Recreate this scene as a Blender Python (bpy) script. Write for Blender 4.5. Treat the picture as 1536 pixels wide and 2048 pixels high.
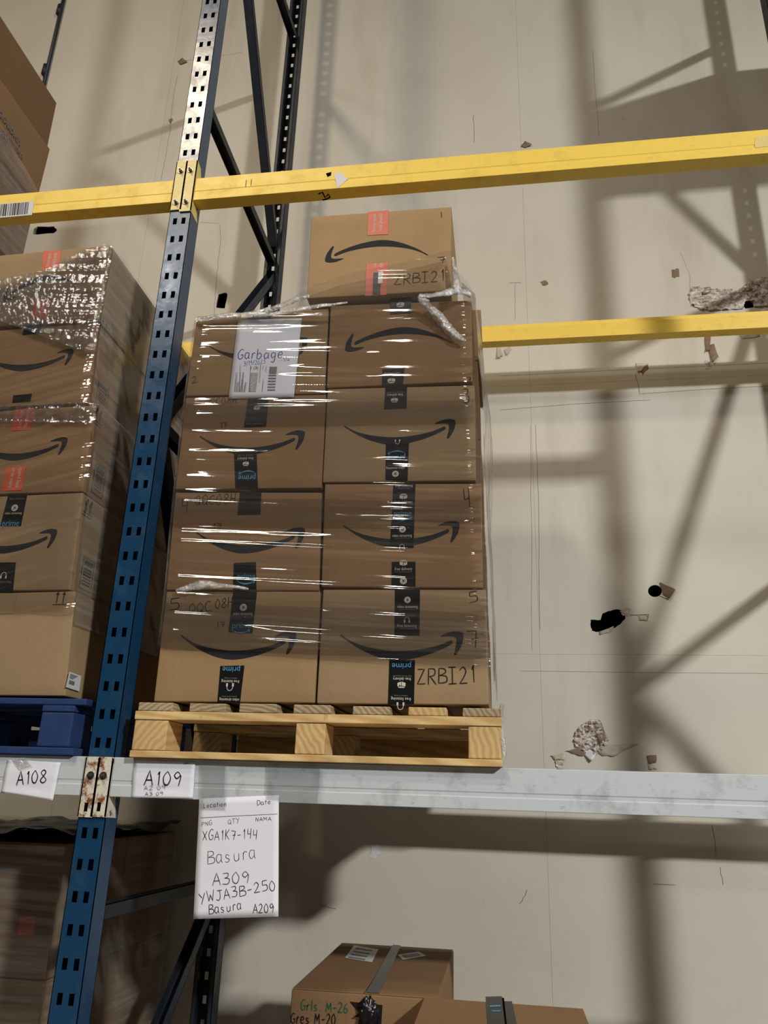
import bpy, bmesh, math, random
import numpy as np
from mathutils import Vector, Matrix, geometry
random.seed(7); RNG = np.random.RandomState(11)
for o in list(bpy.data.objects): bpy.data.objects.remove(o)
SC = bpy.context.scene; COL = SC.collection

# ------------------------------------------------------------ camera
YAW, PIT, ROL, FPX = .1543, .3441, .0322, 1556.0
CAM = Vector((.3204, -2.5928, -.0336))
Fw = Vector((-math.sin(YAW)*math.cos(PIT), math.cos(YAW)*math.cos(PIT), math.sin(PIT)))
Rt = Vector((math.cos(YAW), math.sin(YAW), 0)); Up = Rt.cross(Fw)
Rt, Up = math.cos(ROL)*Rt+math.sin(ROL)*Up, -math.sin(ROL)*Rt+math.cos(ROL)*Up
cd = bpy.data.cameras.new('camera'); cam = bpy.data.objects.new('camera', cd); COL.objects.link(cam)
cd.sensor_fit = 'VERTICAL'; cd.sensor_height = 36; cd.lens = FPX/2048*36; cd.clip_end = 60; cd.clip_start = .05
m = Matrix.Identity(4)
for i, a in enumerate((Rt, Up, -Fw)):
    for j in range(3): m[j][i] = a[j]
m.translation = CAM; cam.matrix_world = m; SC.camera = cam

# ------------------------------------------------------------ light of the hall: a dim interior and high-bay lamps over the aisle, plus an added fill lamp
w = bpy.data.worlds.new('hall'); SC.world = w; w.use_nodes = True
w.node_tree.nodes['Background'].inputs[0].default_value = (1, .84, .66, 1)
w.node_tree.nodes['Background'].inputs[1].default_value = .12
def lamp(x, y, z, sx, sy, power, col, tgt=(0, 1.2, -1.0)):
    l = bpy.data.lights.new('high_bay_or_fill_lamp', 'AREA'); l.shape = 'RECTANGLE'; l.size = sx; l.size_y = sy
    l.energy = power; l.color = col
    o = bpy.data.objects.new('high_bay_or_fill_lamp', l); COL.objects.link(o); o.location = (x, y, z)
    o.rotation_euler = (math.radians(12), 0, 0)
WARM = (1, .93, .82); COOL = (1, .985, .95)
lamp(-2.15, -5.0, 6.0, .80, .6, 250, COOL)
lamp(-.85, -5.2, 6.2, .26, .6, 80, WARM)
lamp(-3.7, -5.0, 5.9, .8, .6, 260, COOL)
lamp(9.4, -10.0, 6.8, .85, .85, 12500, (1, 1, .98))
lamp(1.2, -9.0, 7.0, 1.2, .6, 130, COOL)  # unseen fill lamp, added behind the front row to brighten the rack
lamp(-3.2, -4.2, 7.6, .8, .6, 900, (1, .82, .60))
SC.view_settings.view_transform = 'Standard'; SC.view_settings.look = 'None'
SC.view_settings.gamma = 1; SC.view_settings.use_curve_mapping = False
SC.view_settings.exposure = -1.96

# ------------------------------------------------------------ helpers
def ray(u, v): return Fw*FPX+Rt*(u-768)-Up*(v-1024)
def P(u, v, y=0.0):
    d = ray(u, v); t = (y-CAM.y)/d.y; return CAM+d*t
def PX(u, v, x):
    d = ray(u, v); t = (x-CAM.x)/d.x; return CAM+d*t
def PZ(u, v, z):
    d = ray(u, v); t = (z-CAM.z)/d.z; return CAM+d*t

def vnoise(x, y, seed=0):
    x = np.asarray(x, float); y = np.asarray(y, float)
    r = np.random.RandomState(seed); T = r.rand(64, 64)
    xi = np.floor(x).astype(int); yi = np.floor(y).astype(int); fx = x-xi; fy = y-yi
    fx = fx*fx*(3-2*fx); fy = fy*fy*(3-2*fy)
    g = lambda a, b: T[a % 64, b % 64]
    return (g(xi, yi)*(1-fx)+g(xi+1, yi)*fx)*(1-fy)+(g(xi, yi+1)*(1-fx)+g(xi+1, yi+1)*fx)*fy-.5

ORG = {}
def thing(name, label, cat, loc=(0, 0, 0), group=None, kind=None):
    o = bpy.data.objects.new(name, None); COL.objects.link(o); o.location = loc; o.empty_display_size = .05
    ORG[o.name] = Vector(loc)
    if label: o['label'] = label
    if cat: o['category'] = cat
    if group: o['group'] = group
    if kind: o['kind'] = kind
    return o

class Fr:                                   # a local plane frame
    def __init__(s, o, u, v): s.o = Vector(o); s.u = Vector(u).normalized(); s.v = Vector(v).normalized(); s.n = s.u.cross(s.v)
    def p(s, a, b, c=0): return s.o+s.u*a+s.v*b+s.n*c
def front(y=0): return Fr((0, y, 0), (1, 0, 0), (0, 0, 1))
FONT = {}
class MB:
    def __init__(s): s.v = []; s.f = []; s.mi = []
    def add(s, vs, fs, mi=0):
        b = len(s.v); s.v += [tuple(p) for p in vs]; s.f += [tuple(b+i for i in f) for f in fs]; s.mi += [mi]*len(fs); return s
    def quad(s, a, b, c, d, mi=0): return s.add([a, b, c, d], [(0, 1, 2, 3)], mi)
    def box(s, a, b, mi=0):
        x0, y0, z0 = a; x1, y1, z1 = b
        return s.add([(x0, y0, z0), (x1, y0, z0), (x1, y1, z0), (x0, y1, z0), (x0, y0, z1), (x1, y0, z1), (x1, y1, z1), (x0, y1, z1)],
                     [(0, 3, 2, 1), (4, 5, 6, 7), (0, 1, 5, 4), (1, 2, 6, 5), (2, 3, 7, 6), (3, 0, 4, 7)], mi)
    def poly(s, pts2, fr, c=0, mi=0):
        vs = [fr.p(a, b, c) for a, b in pts2]
        tr = geometry.tessellate_polygon([[Vector((a, b, 0)) for a, b in pts2]])
        out = []
        for t in tr:
            a, b, d = [pts2[i] for i in t]
            ar = (b[0]-a[0])*(d[1]-a[1])-(b[1]-a[1])*(d[0]-a[0])
            out.append(t if ar > 0 else (t[0], t[2], t[1]))
        return s.add(vs, out, mi)
    def prism(s, pts2, fr, c0, c1, mi=0):
        n = len(pts2)
        s.poly(pts2, fr, c1, mi)
        b = len(s.f); s.poly(pts2, fr, c0, mi); s.f[b:] = [tuple(reversed(f)) for f in s.f[b:]]
        vs = [fr.p(a, b_, c0) for a, b_ in pts2]+[fr.p(a, b_, c1) for a, b_ in pts2]
        ar = sum(pts2[i][0]*pts2[(i+1) % n][1]-pts2[(i+1) % n][0]*pts2[i][1] for i in range(n))
        fs = [(i, (i+1) % n, n+(i+1) % n, n+i) for i in range(n)]
        if ar < 0: fs = [tuple(reversed(f)) for f in fs]
        return s.add(vs, fs, mi)
    def ribbon(s, pts, wd, fr, c=0, taper=False, mi=0):
        if len(pts) < 2: return s
        L = []; n = len(pts)
        for i in range(n):
            a = pts[max(i-1, 0)]; b = pts[min(i+1, n-1)]
            dx, dy = b[0]-a[0], b[1]-a[1]; l = math.hypot(dx, dy) or 1
            ww = wd*.5*((.55+.45*math.sin(math.pi*(i+.6)/(n+.2))) if taper else 1)
            nx, ny = -dy/l*ww, dx/l*ww
            L.append((pts[i][0]+nx, pts[i][1]+ny)); L.append((pts[i][0]-nx, pts[i][1]-ny))
        vs = [fr.p(a, b, c) for a, b in L]
        return s.add(vs, [(2*i, 2*i+1, 2*i+3, 2*i+2) for i in range(n-1)], mi)
    def disc(s, cx, cy, r, fr, c=0, n=20, rin=0, mi=0):
        o = [(cx+r*math.cos(2*math.pi*i/n), cy+r*math.sin(2*math.pi*i/n)) for i in range(n)]
        if not rin: return s.poly(o, fr, c, mi)
        q = [(cx+rin*math.cos(2*math.pi*i/n), cy+rin*math.sin(2*math.pi*i/n)) for i in range(n)]
        return s.add([fr.p(a, b, c) for a, b in o+q], [(i, (i+1) % n, n+(i+1) % n, n+i) for i in range(n)], mi)
    def tube(s, pts, r, n=8, mi=0):
        pts = [Vector(p) for p in pts]; rings = []
        for i, p in enumerate(pts):
            d = (pts[min(i+1, len(pts)-1)]-pts[max(i-1, 0)]).normalized()
            a = d.cross(Vector((0, 0, 1)) if abs(d.z) < .9 else Vector((1, 0, 0))).normalized(); b = d.cross(a)
            rr = r[i] if isinstance(r, (list, tuple)) else r
            rings += [p+a*rr*math.cos(2*math.pi*k/n)+b*rr*math.sin(2*math.pi*k/n) for k in range(n)]
        fs = [(i*n+k, i*n+(k+1) % n, (i+1)*n+(k+1) % n, (i+1)*n+k) for i in range(len(pts)-1) for k in range(n)]
        fs += [tuple(reversed(range(n))), tuple((len(pts)-1)*n+k for k in range(n))]
        return s.add(rings, fs, mi)
    def grid(s, X, Y, Z, mi=0):
        h, w_ = X.shape
        vs = list(zip(X.ravel().tolist(), Y.ravel().tolist(), Z.ravel().tolist()))
        return s.add(vs, [(j*w_+i, j*w_+i+1, (j+1)*w_+i+1, (j+1)*w_+i) for j in range(h-1) for i in range(w_-1)], mi)
    def text(s, t, fr, cx, cy, size, width=None, c=0, mi=0, flip=False):
        if t not in FONT:
            cu = bpy.data.curves.new('t', 'FONT'); cu.body = t; cu.resolution_u = 2; ob = bpy.data.objects.new('t', cu); COL.objects.link(ob)
            dg = bpy.context.evaluated_depsgraph_get(); me = ob.evaluated_get(dg).to_mesh()
            V = [(v.co.x, v.co.y) for v in me.vertices]; F = [tuple(p.vertices) for p in me.polygons]
            ob.evaluated_get(dg).to_mesh_clear(); bpy.data.objects.remove(ob); bpy.data.curves.remove(cu); FONT[t] = (V, F)
        V, F = FONT[t]
        xs = [a for a, b in V]; x0, x1 = min(xs), max(xs)
        sx = (width/(x1-x0)) if width else size; sg = -1 if flip else 1
        return s.add([fr.p(cx+sg*(a-(x0+x1)/2)*sx, cy+sg*(b-.25)*size, c) for a, b in V], F, mi)
    def build(s, name, mat, parent=None, smooth=False, sharp=None, solid=None, bevel=None, label=None):
        off = ORG[parent.name] if parent else Vector((0, 0, 0))
        me = bpy.data.meshes.new(name)
        me.from_pydata([(a-off.x, b-off.y, c-off.z) for a, b, c in s.v], [], s.f); me.validate()
        for mt in (mat if isinstance(mat, (list, tuple)) else [mat]): me.materials.append(mt)
        if len(me.polygons) == len(s.mi): me.polygons.foreach_set('material_index', s.mi)
        if smooth:
            me.polygons.foreach_set('use_smooth', [True]*len(me.polygons))
        o = bpy.data.objects.new(name, me); COL.objects.link(o)
        if parent: o.parent = parent
        ORG[o.name] = off.copy()
        if solid: md = o.modifiers.new('thick', 'SOLIDIFY'); md.thickness = solid; md.offset = -1
        if bevel: md = o.modifiers.new('edge', 'BEVEL'); md.width = bevel; md.segments = 2; md.limit_method = 'ANGLE'
        if label: o['label'] = label
        return o
def rootmesh(o, label, cat, group=None, kind=None):
    if label: o['label'] = label
    if cat: o['category'] = cat
    if group: o['group'] = group
    if kind: o['kind'] = kind
    return o

# ------------------------------------------------------------ materials
def srgb(r, g, b):
    f = lambda c: (c/255/12.92) if c/255 <= .04045 else ((c/255+.055)/1.055)**2.4
    return (f(r), f(g), f(b), 1)
class N:
    def __init__(s, name):
        s.m = bpy.data.materials.new(name); s.m.use_nodes = True; s.t = s.m.node_tree; s.t.nodes.clear()
        s.out = s.n('ShaderNodeOutputMaterial')
    def n(s, k, **kw):
        nd = s.t.nodes.new(k)
        for a, b in kw.items(): setattr(nd, a, b)
        return nd
    def l(s, a, b): s.t.links.new(a, b)
    def coord(s, scale=(1, 1, 1), rot=(0, 0, 0)):
        c = s.n('ShaderNodeNewGeometry'); mp = s.n('ShaderNodeMapping'); s.l(c.outputs['Position'], mp.inputs[0])
        mp.inputs['Scale'].default_value = scale; mp.inputs['Rotation'].default_value = rot; return mp.outputs[0]
    def noise(s, sc, scale=(1, 1, 1), det=4, rough=.55, rot=(0, 0, 0)):
        t = s.n('ShaderNodeTexNoise'); s.l(s.coord(scale, rot), t.inputs['Vector']); t.inputs['Scale'].default_value = sc
        t.inputs['Detail'].default_value = det; t.inputs['Roughness'].default_value = rough; return t.outputs['Fac']
    def ramp(s, fac, stops):
        r = s.n('ShaderNodeValToRGB'); s.l(fac, r.inputs[0]); e = r.color_ramp.elements
        while len(e) < len(stops): e.new(.5)
        for q, (p, c) in zip(e, stops): q.position = p; q.color = c
        return r.outputs[0]
    def mix(s, fac, a, b, mode='MIX'):
        x = s.n('ShaderNodeMix', data_type='RGBA', blend_type=mode)
        for i, v in ((0, fac), (6, a), (7, b)):
            if hasattr(v, 'links'): s.l(v, x.inputs[i])
            else: x.inputs[i].default_value = v
        return x.outputs[2]
    def bump(s, h, st, d=.01):
        b = s.n('ShaderNodeBump'); b.inputs['Strength'].default_value = st; b.inputs['Distance'].default_value = d; s.l(h, b.inputs['Height']); return b.outputs[0]
    def princ(s, col, rough=.5, metal=0, bump=None, spec=.5):
        p = s.n('ShaderNodeBsdfPrincipled')
        if hasattr(col, 'links'): s.l(col, p.inputs['Base Color'])
        else: p.inputs['Base Color'].default_value = col
        if hasattr(rough, 'links'): s.l(rough, p.inputs['Roughness'])
        else: p.inputs['Roughness'].default_value = rough
        p.inputs['Metallic'].default_value = metal; p.inputs['Specular IOR Level'].default_value = spec
        if bump: s.l(bump, p.inputs['Normal'])
        s.l(p.outputs[0], s.out.inputs[0]); return s.m
W1, B1 = (1, 1, 1, 1), (0, 0, 0, 1)
def g(v): return (v, v, v, 1)
def cardboard(name, c, dark=.86, rough=.75):
    n = N(name); big = n.noise(3.2, det=3); fine = n.noise(60, (1, 1, 3)); fib = n.noise(260, (1, 1, .12), det=2)
    a = n.ramp(big, [(.3, tuple(x*dark for x in c[:3])+(1,)), (.75, c)])
    a = n.mix(.35, a, n.ramp(fine, [(.25, g(.72)), (.8, g(1))]), 'MULTIPLY')
    a = n.mix(.25, a, n.ramp(fib, [(.3, g(.75)), (.7, g(1))]), 'MULTIPLY')
    return n.princ(a, rough, bump=n.bump(n.noise(14, det=5), .25, .004), spec=.3)
MCARD = [cardboard('cardboard', srgb(158, 128, 91)), cardboard('cardboard_warm', srgb(153, 119, 84)), cardboard('cardboard_pale', srgb(160, 133, 99))]
MCARDLIT = cardboard('cardboard_top_lit', srgb(174, 142, 101))  # paler for the top carton: stronger lamp light up there put into the colour
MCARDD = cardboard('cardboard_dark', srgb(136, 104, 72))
def plain(name, c, rough=.6, spec=.4, metal=0, var=.15, sc=30, bump=0):
    n = N(name); a = n.mix(1, c, n.ramp(n.noise(sc), [(.3, g(1-var)), (.7, g(1))]), 'MULTIPLY')
    return n.princ(a, rough, metal, n.bump(n.noise(sc*2), bump, .003) if bump else None, spec)
MINK = plain('printed_ink', srgb(40, 40, 42), .7, .2)
MTAPE = plain('black_tape', srgb(20, 22, 24), .28, .5, bump=.1)
MORANGE = plain('orange_tape', srgb(204, 98, 64), .35, .5)
MWHITEP = plain('white_print', srgb(205, 195, 180), .5)
MGREYP = plain('grey_print', srgb(120, 120, 120), .5)
MBLUEP = plain('blue_print', srgb(80, 150, 190), .5)
MMARK = plain('marker_ink', srgb(28, 24, 26), .5)
MPEN = plain('pen_ink_soft', srgb(60, 62, 68), .5)
MBLUEI = plain('blue_pen_ink', srgb(50, 48, 150), .5)
MGREENI = plain('green_marker_ink', srgb(30, 90, 60), .5)
MPAPER = plain('paper', srgb(226, 227, 234), .6, .3, var=.04, sc=8, bump=.15)
MLABEL = plain('label_paper', srgb(205, 205, 205), .4, .4, var=.05)
MDARK = plain('cavity_dark', srgb(14, 12, 11), .95, .0)
MBOLT = plain('bolt_steel', srgb(120, 118, 112), .35, .5, .9, var=.4)
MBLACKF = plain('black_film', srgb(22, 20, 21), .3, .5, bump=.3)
def paint(name, c, scuff, rough=.32, amt=.6, rust=None, bump=.05):
    n = N(name); s1 = n.noise(9, (1, 1, 1), det=8, rough=.7); s2 = n.noise(70, (.25, 1, 1), det=6, rough=.7)
    a = n.mix(n.ramp(s1, [(.52, B1), (.68, g(amt))]), c, scuff)
    a = n.mix(n.ramp(s2, [(.60, B1), (.70, g(amt*.7))]), a, tuple(x*.35 for x in scuff[:3])+(1,))
    if rust: a = n.mix(n.ramp(n.noise(26, det=8, rough=.7), [(.50, B1), (.60, W1)]), a, rust)
    r = n.ramp(s1, [(.3, g(rough)), (.7, g(min(1, rough+.25)))])
    return n.princ(a, r, 0, n.bump(n.noise(25, det=5), bump, .004))
MBLUE = paint('blue_enamel', srgb(18, 58, 90), srgb(52, 80, 102), .15, .35, bump=.16)
MNAVY = paint('dark_navy_enamel', srgb(22, 30, 40), srgb(38, 46, 54), .4, .3)
MYEL = paint('yellow_enamel', srgb(240, 204, 84), srgb(190, 158, 70), .38, .4, bump=.12)
MYEL2 = paint('pale_yellow_connector', srgb(220, 198, 120), srgb(238, 226, 178), .35, .7, bump=.3)
MGREY = paint('grey_enamel', srgb(188, 194, 196), srgb(138, 142, 144), .45, .6)
MCONN = paint('rusty_white_connector', srgb(212, 204, 186), srgb(180, 168, 140), .5, .5, rust=srgb(120, 62, 22), bump=.3)
MBLUEW = paint('blue_painted_wood', srgb(20, 48, 96), srgb(44, 70, 106), .7, .4, bump=.6)
def wood(name, c1, c2, scale):
    n = N(name); wv = n.n('ShaderNodeTexWave', wave_type='RINGS', rings_direction='Y'); 
    gm = n.n('ShaderNodeTexCoord'); mp = n.n('ShaderNodeMapping'); n.l(gm.outputs['Object'], mp.inputs[0]); mp.inputs['Scale'].default_value = scale
    mp.inputs['Location'].default_value = (.31, 0, .12)
    n.l(mp.outputs[0], wv.inputs[0]); wv.inputs['Scale'].default_value = 15; wv.inputs['Distortion'].default_value = 4; wv.inputs['Detail'].default_value = 3; wv.inputs['Detail Scale'].default_value = 1.4
    a = n.ramp(wv.outputs['Fac'], [(.15, c2), (.8, c1)]); a = n.mix(.6, a, n.ramp(n.noise(7), [(.35, g(.62)), (.7, g(1))]), 'MULTIPLY')
    a = n.mix(n.ramp(n.noise(13, det=7, rough=.7), [(.62, B1), (.74, g(.7))]), a, srgb(80, 66, 50))
    return n.princ(a, .75, 0, n.bump(wv.outputs['Fac'], .25, .003), .25)
MWOOD = wood('pine_boards', srgb(212, 180, 126), srgb(196, 160, 106), (1, .25, 1))
MWOODX = wood('pine_long_boards', srgb(222, 190, 134), srgb(204, 166, 110), (.12, .6, 1.0))
MWOODG = wood('weathered_pine_ends', srgb(180, 162, 126), srgb(150, 130, 98), (1.2, .25, 1.6))

def wallmat():
    n = N('cream_wall_paint'); big = n.noise(.8, det=4); st = n.noise(2.2, (1, 1, .18), det=6, rough=.65)
    sp = n.noise(34, (1, 1, .6), det=4)
    a = n.ramp(big, [(.3, srgb(196, 189, 174)), (.7, srgb(209, 203, 190))])
    a = n.mix(n.ramp(st, [(.56, B1), (.75, g(.30))]), a, srgb(150, 134, 112))
    a = n.mix(n.ramp(sp, [(.72, B1), (.80, g(.4))]), a, srgb(120, 104, 88))
    sc = n.noise(5, (1, 1, 9), det=8, rough=.75)
    a = n.mix(n.ramp(sc, [(.66, B1), (.72, g(.3))]), a, srgb(132, 118, 100))
    return n.princ(a, .62, 0, n.bump(n.noise(5, det=6), .22, .01), .25)
MWALL = wallmat()
def plaster():
    n = N('torn_plaster'); a = n.ramp(n.noise(38, (1, 1, 2), det=8, rough=.7), [(.35, srgb(120, 98, 88)), (.5, srgb(188, 176, 166)), (.65, srgb(228, 222, 214))])
    return n.princ(a, .9, 0, n.bump(n.noise(60, det=6), .8, .01), .1)
MPLAST = plaster()
MPAPERB = plain('torn_wall_paper', srgb(200, 188, 168), .8, .2, var=.25)
MPAPERD = plain('torn_wall_paper_brown', srgb(140, 118, 98), .85, .1, var=.3)
MCONC = plain('concrete_floor', srgb(120, 116, 108), .7, .3, var=.3, sc=4)

def film(name, fac0, fac1, milk, bscale, bst, rough=.045, tint=.97, rot=(0, 0, 0), dist=.004, milkc=.75):
    n = N(name)
    h = n.noise(1.0, bscale, det=3, rough=.6, rot=rot); bp = n.bump(h, bst, dist)
    lw = n.n('ShaderNodeLayerWeight'); lw.inputs['Blend'].default_value = .35; n.l(bp, lw.inputs['Normal'])
    mr = n.n('ShaderNodeMapRange'); n.l(lw.outputs['Fresnel'], mr.inputs[0]); mr.inputs[1].default_value = 0; mr.inputs[2].default_value = .6; mr.inputs[3].default_value = fac0; mr.inputs[4].default_value = fac1
    tr = n.n('ShaderNodeBsdfTransparent'); tr.inputs[0].default_value = g(tint)
    gl = n.n('ShaderNodeBsdfGlossy'); gl.inputs['Roughness'].default_value = rough; n.l(bp, gl.inputs['Normal'])
    df = n.n('ShaderNodeBsdfDiffuse'); df.inputs[0].default_value = (milkc, milkc*.98, milkc*.95, 1); n.l(bp, df.inputs['Normal'])
    m1 = n.n('ShaderNodeMixShader'); mk = n.ramp(n.noise(1.0, tuple(x*.5 for x in bscale), det=4, rot=rot), [(.4, g(milk*.4)), (.75, g(milk*1.6))])
    n.l(mk, m1.inputs[0]); n.l(tr.outputs[0], m1.inputs[1]); n.l(df.outputs[0], m1.inputs[2])
    m2 = n.n('ShaderNodeMixShader'); n.l(mr.outputs[0], m2.inputs[0]); n.l(m1.outputs[0], m2.inputs[1]); n.l(gl.outputs[0], m2.inputs[2])
    n.l(m2.outputs[0], n.out.inputs[0]); return n.m
MFILM = film('stretch_film', .085, .45, .015, (1.5, 1.5, 60), .05, rough=.05)
MFILMC = film('stretch_film_crinkled', .10, .55, .06, (90, 90, 50), .6, .07, dist=.004)
MFILMS = film('stretch_film_side', .06, .35, .12, (3, 3, 70), .3, .16, rot=(math.radians(-50), 0, 0))
MFILMR = film('stretch_film_side_right', .08, .45, .17, (6, 2.5, 22), .5, .14, rot=(math.radians(70), 0, 0))
MFILMW = film('stretch_film_bunched', .10, .5, .38, (60, 60, 60), 1.0, .10, milkc=.85, dist=.01)
MCLEAR = film('clear_tape', .10, .4, .05, (30, 30, 30), .2, .1)

# ------------------------------------------------------------ hand lettering
def C(*p): return ('c', p)
def L(*p): return ('l', p)
GL = {
 'A': [L((0, 0), (.32, 1), (.62, 0)), L((.1, .36), (.56, .36))], 'B': [L((.05, 0), (.1, 1)), C((.1, 1), (.5, .95), (.55, .7), (.12, .52)), C((.12, .52), (.6, .45), (.6, .08), (.05, 0))],
 'C': [C((.55, .9), (.25, .95), (.02, .5), (.2, .05), (.6, .1))], 'D': [L((.08, 0), (.1, 1)), C((.1, 1), (.55, .85), (.6, .3), (.08, 0))],
 'G': [C((.58, .9), (.3, 1), (.02, .55), (.15, .05), (.5, .1), (.56, .42)), L((.3, .45), (.6, .42))], 'H': [L((.05, 0), (.08, 1)), L((.5, 0), (.52, 1)), L((.06, .5), (.52, .52))],
 'I': [L((.3, 0), (.32, 1)), L((.05, 1), (.58, 1)), L((.02, 0), (.6, .02))], 'J': [C((.42, 1), (.42, .3), (.25, 0), (.02, .15)), L((.15, 1), (.65, 1))],
 'K': [L((.08, 0), (.1, 1)), L((.55, 1), (.12, .48), (.55, 0))], 'L': [L((.08, 1), (.05, 0), (.5, .05))], 'M': [L((0, 0), (.1, 1), (.35, .3), (.6, 1), (.68, 0))],
 'N': [L((.05, 0), (.08, 1), (.5, 0), (.55, 1))], 'O': [C((.3, 1), (.02, .6), (.1, .1), (.4, 0), (.58, .5), (.3, 1))], 'P': [L((.05, 0), (.1, 1)), C((.1, 1), (.5, .95), (.55, .65), (.1, .5))],
 'Q': [C((.3, 1), (.02, .6), (.1, .1), (.4, .05), (.58, .5), (.3, 1)), L((.3, .3), (.65, -.1))], 'R': [L((.05, 0), (.1, 1)), C((.1, 1), (.52, .95), (.5, .6), (.1, .5)), L((.2, .5), (.6, 0))],
 'S': [C((.5, .9), (.2, 1), (.08, .7), (.45, .4), (.4, .05), (.02, .1))], 'T': [L((.3, 0), (.32, 1)), L((0, 1), (.65, .98))], 'W': [L((0, 1), (.18, 0), (.35, .6), (.52, 0), (.7, 1))],
 'X': [L((0, 1), (.55, 0)), L((.55, 1), (.02, 0))], 'Y': [L((0, 1), (.3, .5)), L((.6, 1), (.2, -.15))], 'Z': [L((.05, .95), (.55, .95), (.02, .03), (.6, .05))],
 '0': [C((.3, 1), (.04, .6), (.1, .1), (.38, 0), (.54, .5), (.3, 1))], '1': [L((.18, .75), (.3, 1), (.3, 0))], '|': [L((.3, 1), (.28, 0))], '2': [C((.05, .8), (.3, 1), (.5, .75), (.3, .35), (.02, .03)), L((.02, .03), (.58, .05))],
 '3': [C((.05, .95), (.45, .95), (.42, .65), (.18, .55)), C((.18, .55), (.55, .45), (.45, .05), (.02, .05))], '4': [L((.1, 1), (.08, .45), (.5, .5)), L((.5, 1), (.42, 0))],
 '5': [L((.58, 1), (.12, .97), (.1, .58)), C((.1, .58), (.5, .55), (.5, .12), (.02, .02))], '6': [C((.45, 1), (.1, .6), (.08, .1), (.45, .1), (.42, .45), (.1, .4))], '7': [L((.02, .95), (.55, .9), (.35, 0)), L((.2, .48), (.6, .5))],
 '8': [C((.3, .52), (.08, .8), (.32, 1), (.5, .8), (.3, .52), (.05, .2), (.3, 0), (.55, .22), (.3, .52))], '9': [C((.5, .75), (.28, 1), (.05, .75), (.25, .52), (.5, .75), (.48, .4), (.4, 0))],
 '-': [L((.08, .42), (.5, .46))], '/': [L((0, -.1), (.35, 1.05))], '.': [L((.1, .02), (.18, .05))], ' ': [],
 'a': [C((.45, .55), (.15, .6), (.02, .25), (.2, 0), (.42, .2)), L((.47, .6), (.45, .1), (.55, 0))], 'b': [L((.05, 1), (.05, 0)), C((.05, .4), (.3, .6), (.5, .3), (.3, 0), (.05, .05))],
 'c': [C((.42, .5), (.15, .6), (.02, .25), (.2, 0), (.45, .08))], 'd': [C((.42, .5), (.15, .6), (.02, .25), (.2, 0), (.42, .2)), L((.45, 1), (.45, 0))], 'e': [C((.05, .3), (.45, .35), (.35, .6), (.1, .5), (.05, .15), (.25, 0), (.5, .1))],
 'g': [C((.42, .5), (.15, .6), (.02, .3), (.2, .05), (.42, .25)), C((.45, .6), (.45, -.1), (.3, -.4), (.05, -.3))], 'i': [L((.1, .55), (.1, 0)), L((.12, .8), (.15, .85))], 'l': [L((.1, 1), (.08, 0))],
 'n': [L((.05, .55), (.05, 0)), C((.05, .4), (.25, .6), (.42, .45), (.42, 0))], 'o': [C((.25, .58), (.03, .3), (.22, 0), (.45, .3), (.25, .58))], 'r': [L((.08, .55), (.06, 0)), C((.06, .35), (.2, .6), (.4, .55))],
 's': [C((.4, .5), (.15, .6), (.1, .38), (.38, .2), (.25, 0), (.02, .05))], 't': [L((.15, .9), (.15, 0)), L((0, .6), (.35, .6))], 'u': [C((.05, .55), (.08, .1), (.3, .02), (.45, .2)), L((.47, .55), (.45, .05))],
}
NARROW = {'1': .55, '|': .5, 'i': .35, 'l': .35, '.': .35, '/': .5, '-': .65, 't': .5, 'r': .55, ' ': .5, 'M': .85, 'W': .85}
def crom(p, k=5):
    p = [Vector((a, b)) for a, b in p]; q = [p[0]]+p+[p[-1]]; out = []
    for i in range(1, len(q)-2):
        for j in range(k):
            t = j/k; a, b, c, d = q[i-1:i+3]
            out.append(tuple(.5*((2*b)+(c-a)*t+(2*a-5*b+4*c-d)*t*t+(3*b-a-3*c+d)*t**3)))
    out.append(tuple(p[-1])); return out
def handwrite(mb, txt, o, u, width, h, wd, y=None, fr=None, c=.001, seed=1):
    """o: start point, u: baseline direction (both in the frame's 2-D)"""
    r = random.Random(hash(txt) % 999 if False else seed+len(txt)*7)
    adv = [NARROW.get(ch, .72) for ch in txt]; tot = sum(adv)-.1; k = width/tot; x = 0
    ux, uy = u; vx, vy = -uy, ux
    for ch, a in zip(txt, adv):
        jx = r.uniform(-.02, .02); jy = r.uniform(-.05, .05); js = r.uniform(.92, 1.06)
        for kind, pts in GL[ch]:
            pp = crom(pts) if kind == 'c' else [tuple(Vector(pts[i]).lerp(Vector(pts[i+1]), t/3)) for i in range(len(pts)-1) for t in range(3)]+[pts[-1]]
            q = []
            for a_, b_ in pp:
                lx = (x+(a_*.95+jx))*k; ly = (b_*js+jy)*h
                q.append((o[0]+ux*lx+vx*ly, o[1]+uy*lx+vy*ly))
            mb.ribbon(q, wd, fr, c, taper=True)
        x += a
def hw(parent, txt, p0, p1, hpx, mat=None, y=0.0, wd=.0028, c=.0012, seed=1, name='marker_writing', label=None, mb=None):
    a = P(*p0, y); b = P(*p1, y); d = Vector((b.x-a.x, b.z-a.z)); wdt = d.length; d.normalize()
    h = (P(p0[0], p0[1]-hpx, y)-a).length
    m_ = mb or MB(); handwrite(m_, txt, (a.x, a.z), (d.x, d.y), wdt, h, wd, fr=front(y), c=c, seed=seed)
    return m_.build(name, mat or MMARK, parent, label=label) if mb is None else m_

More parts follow.
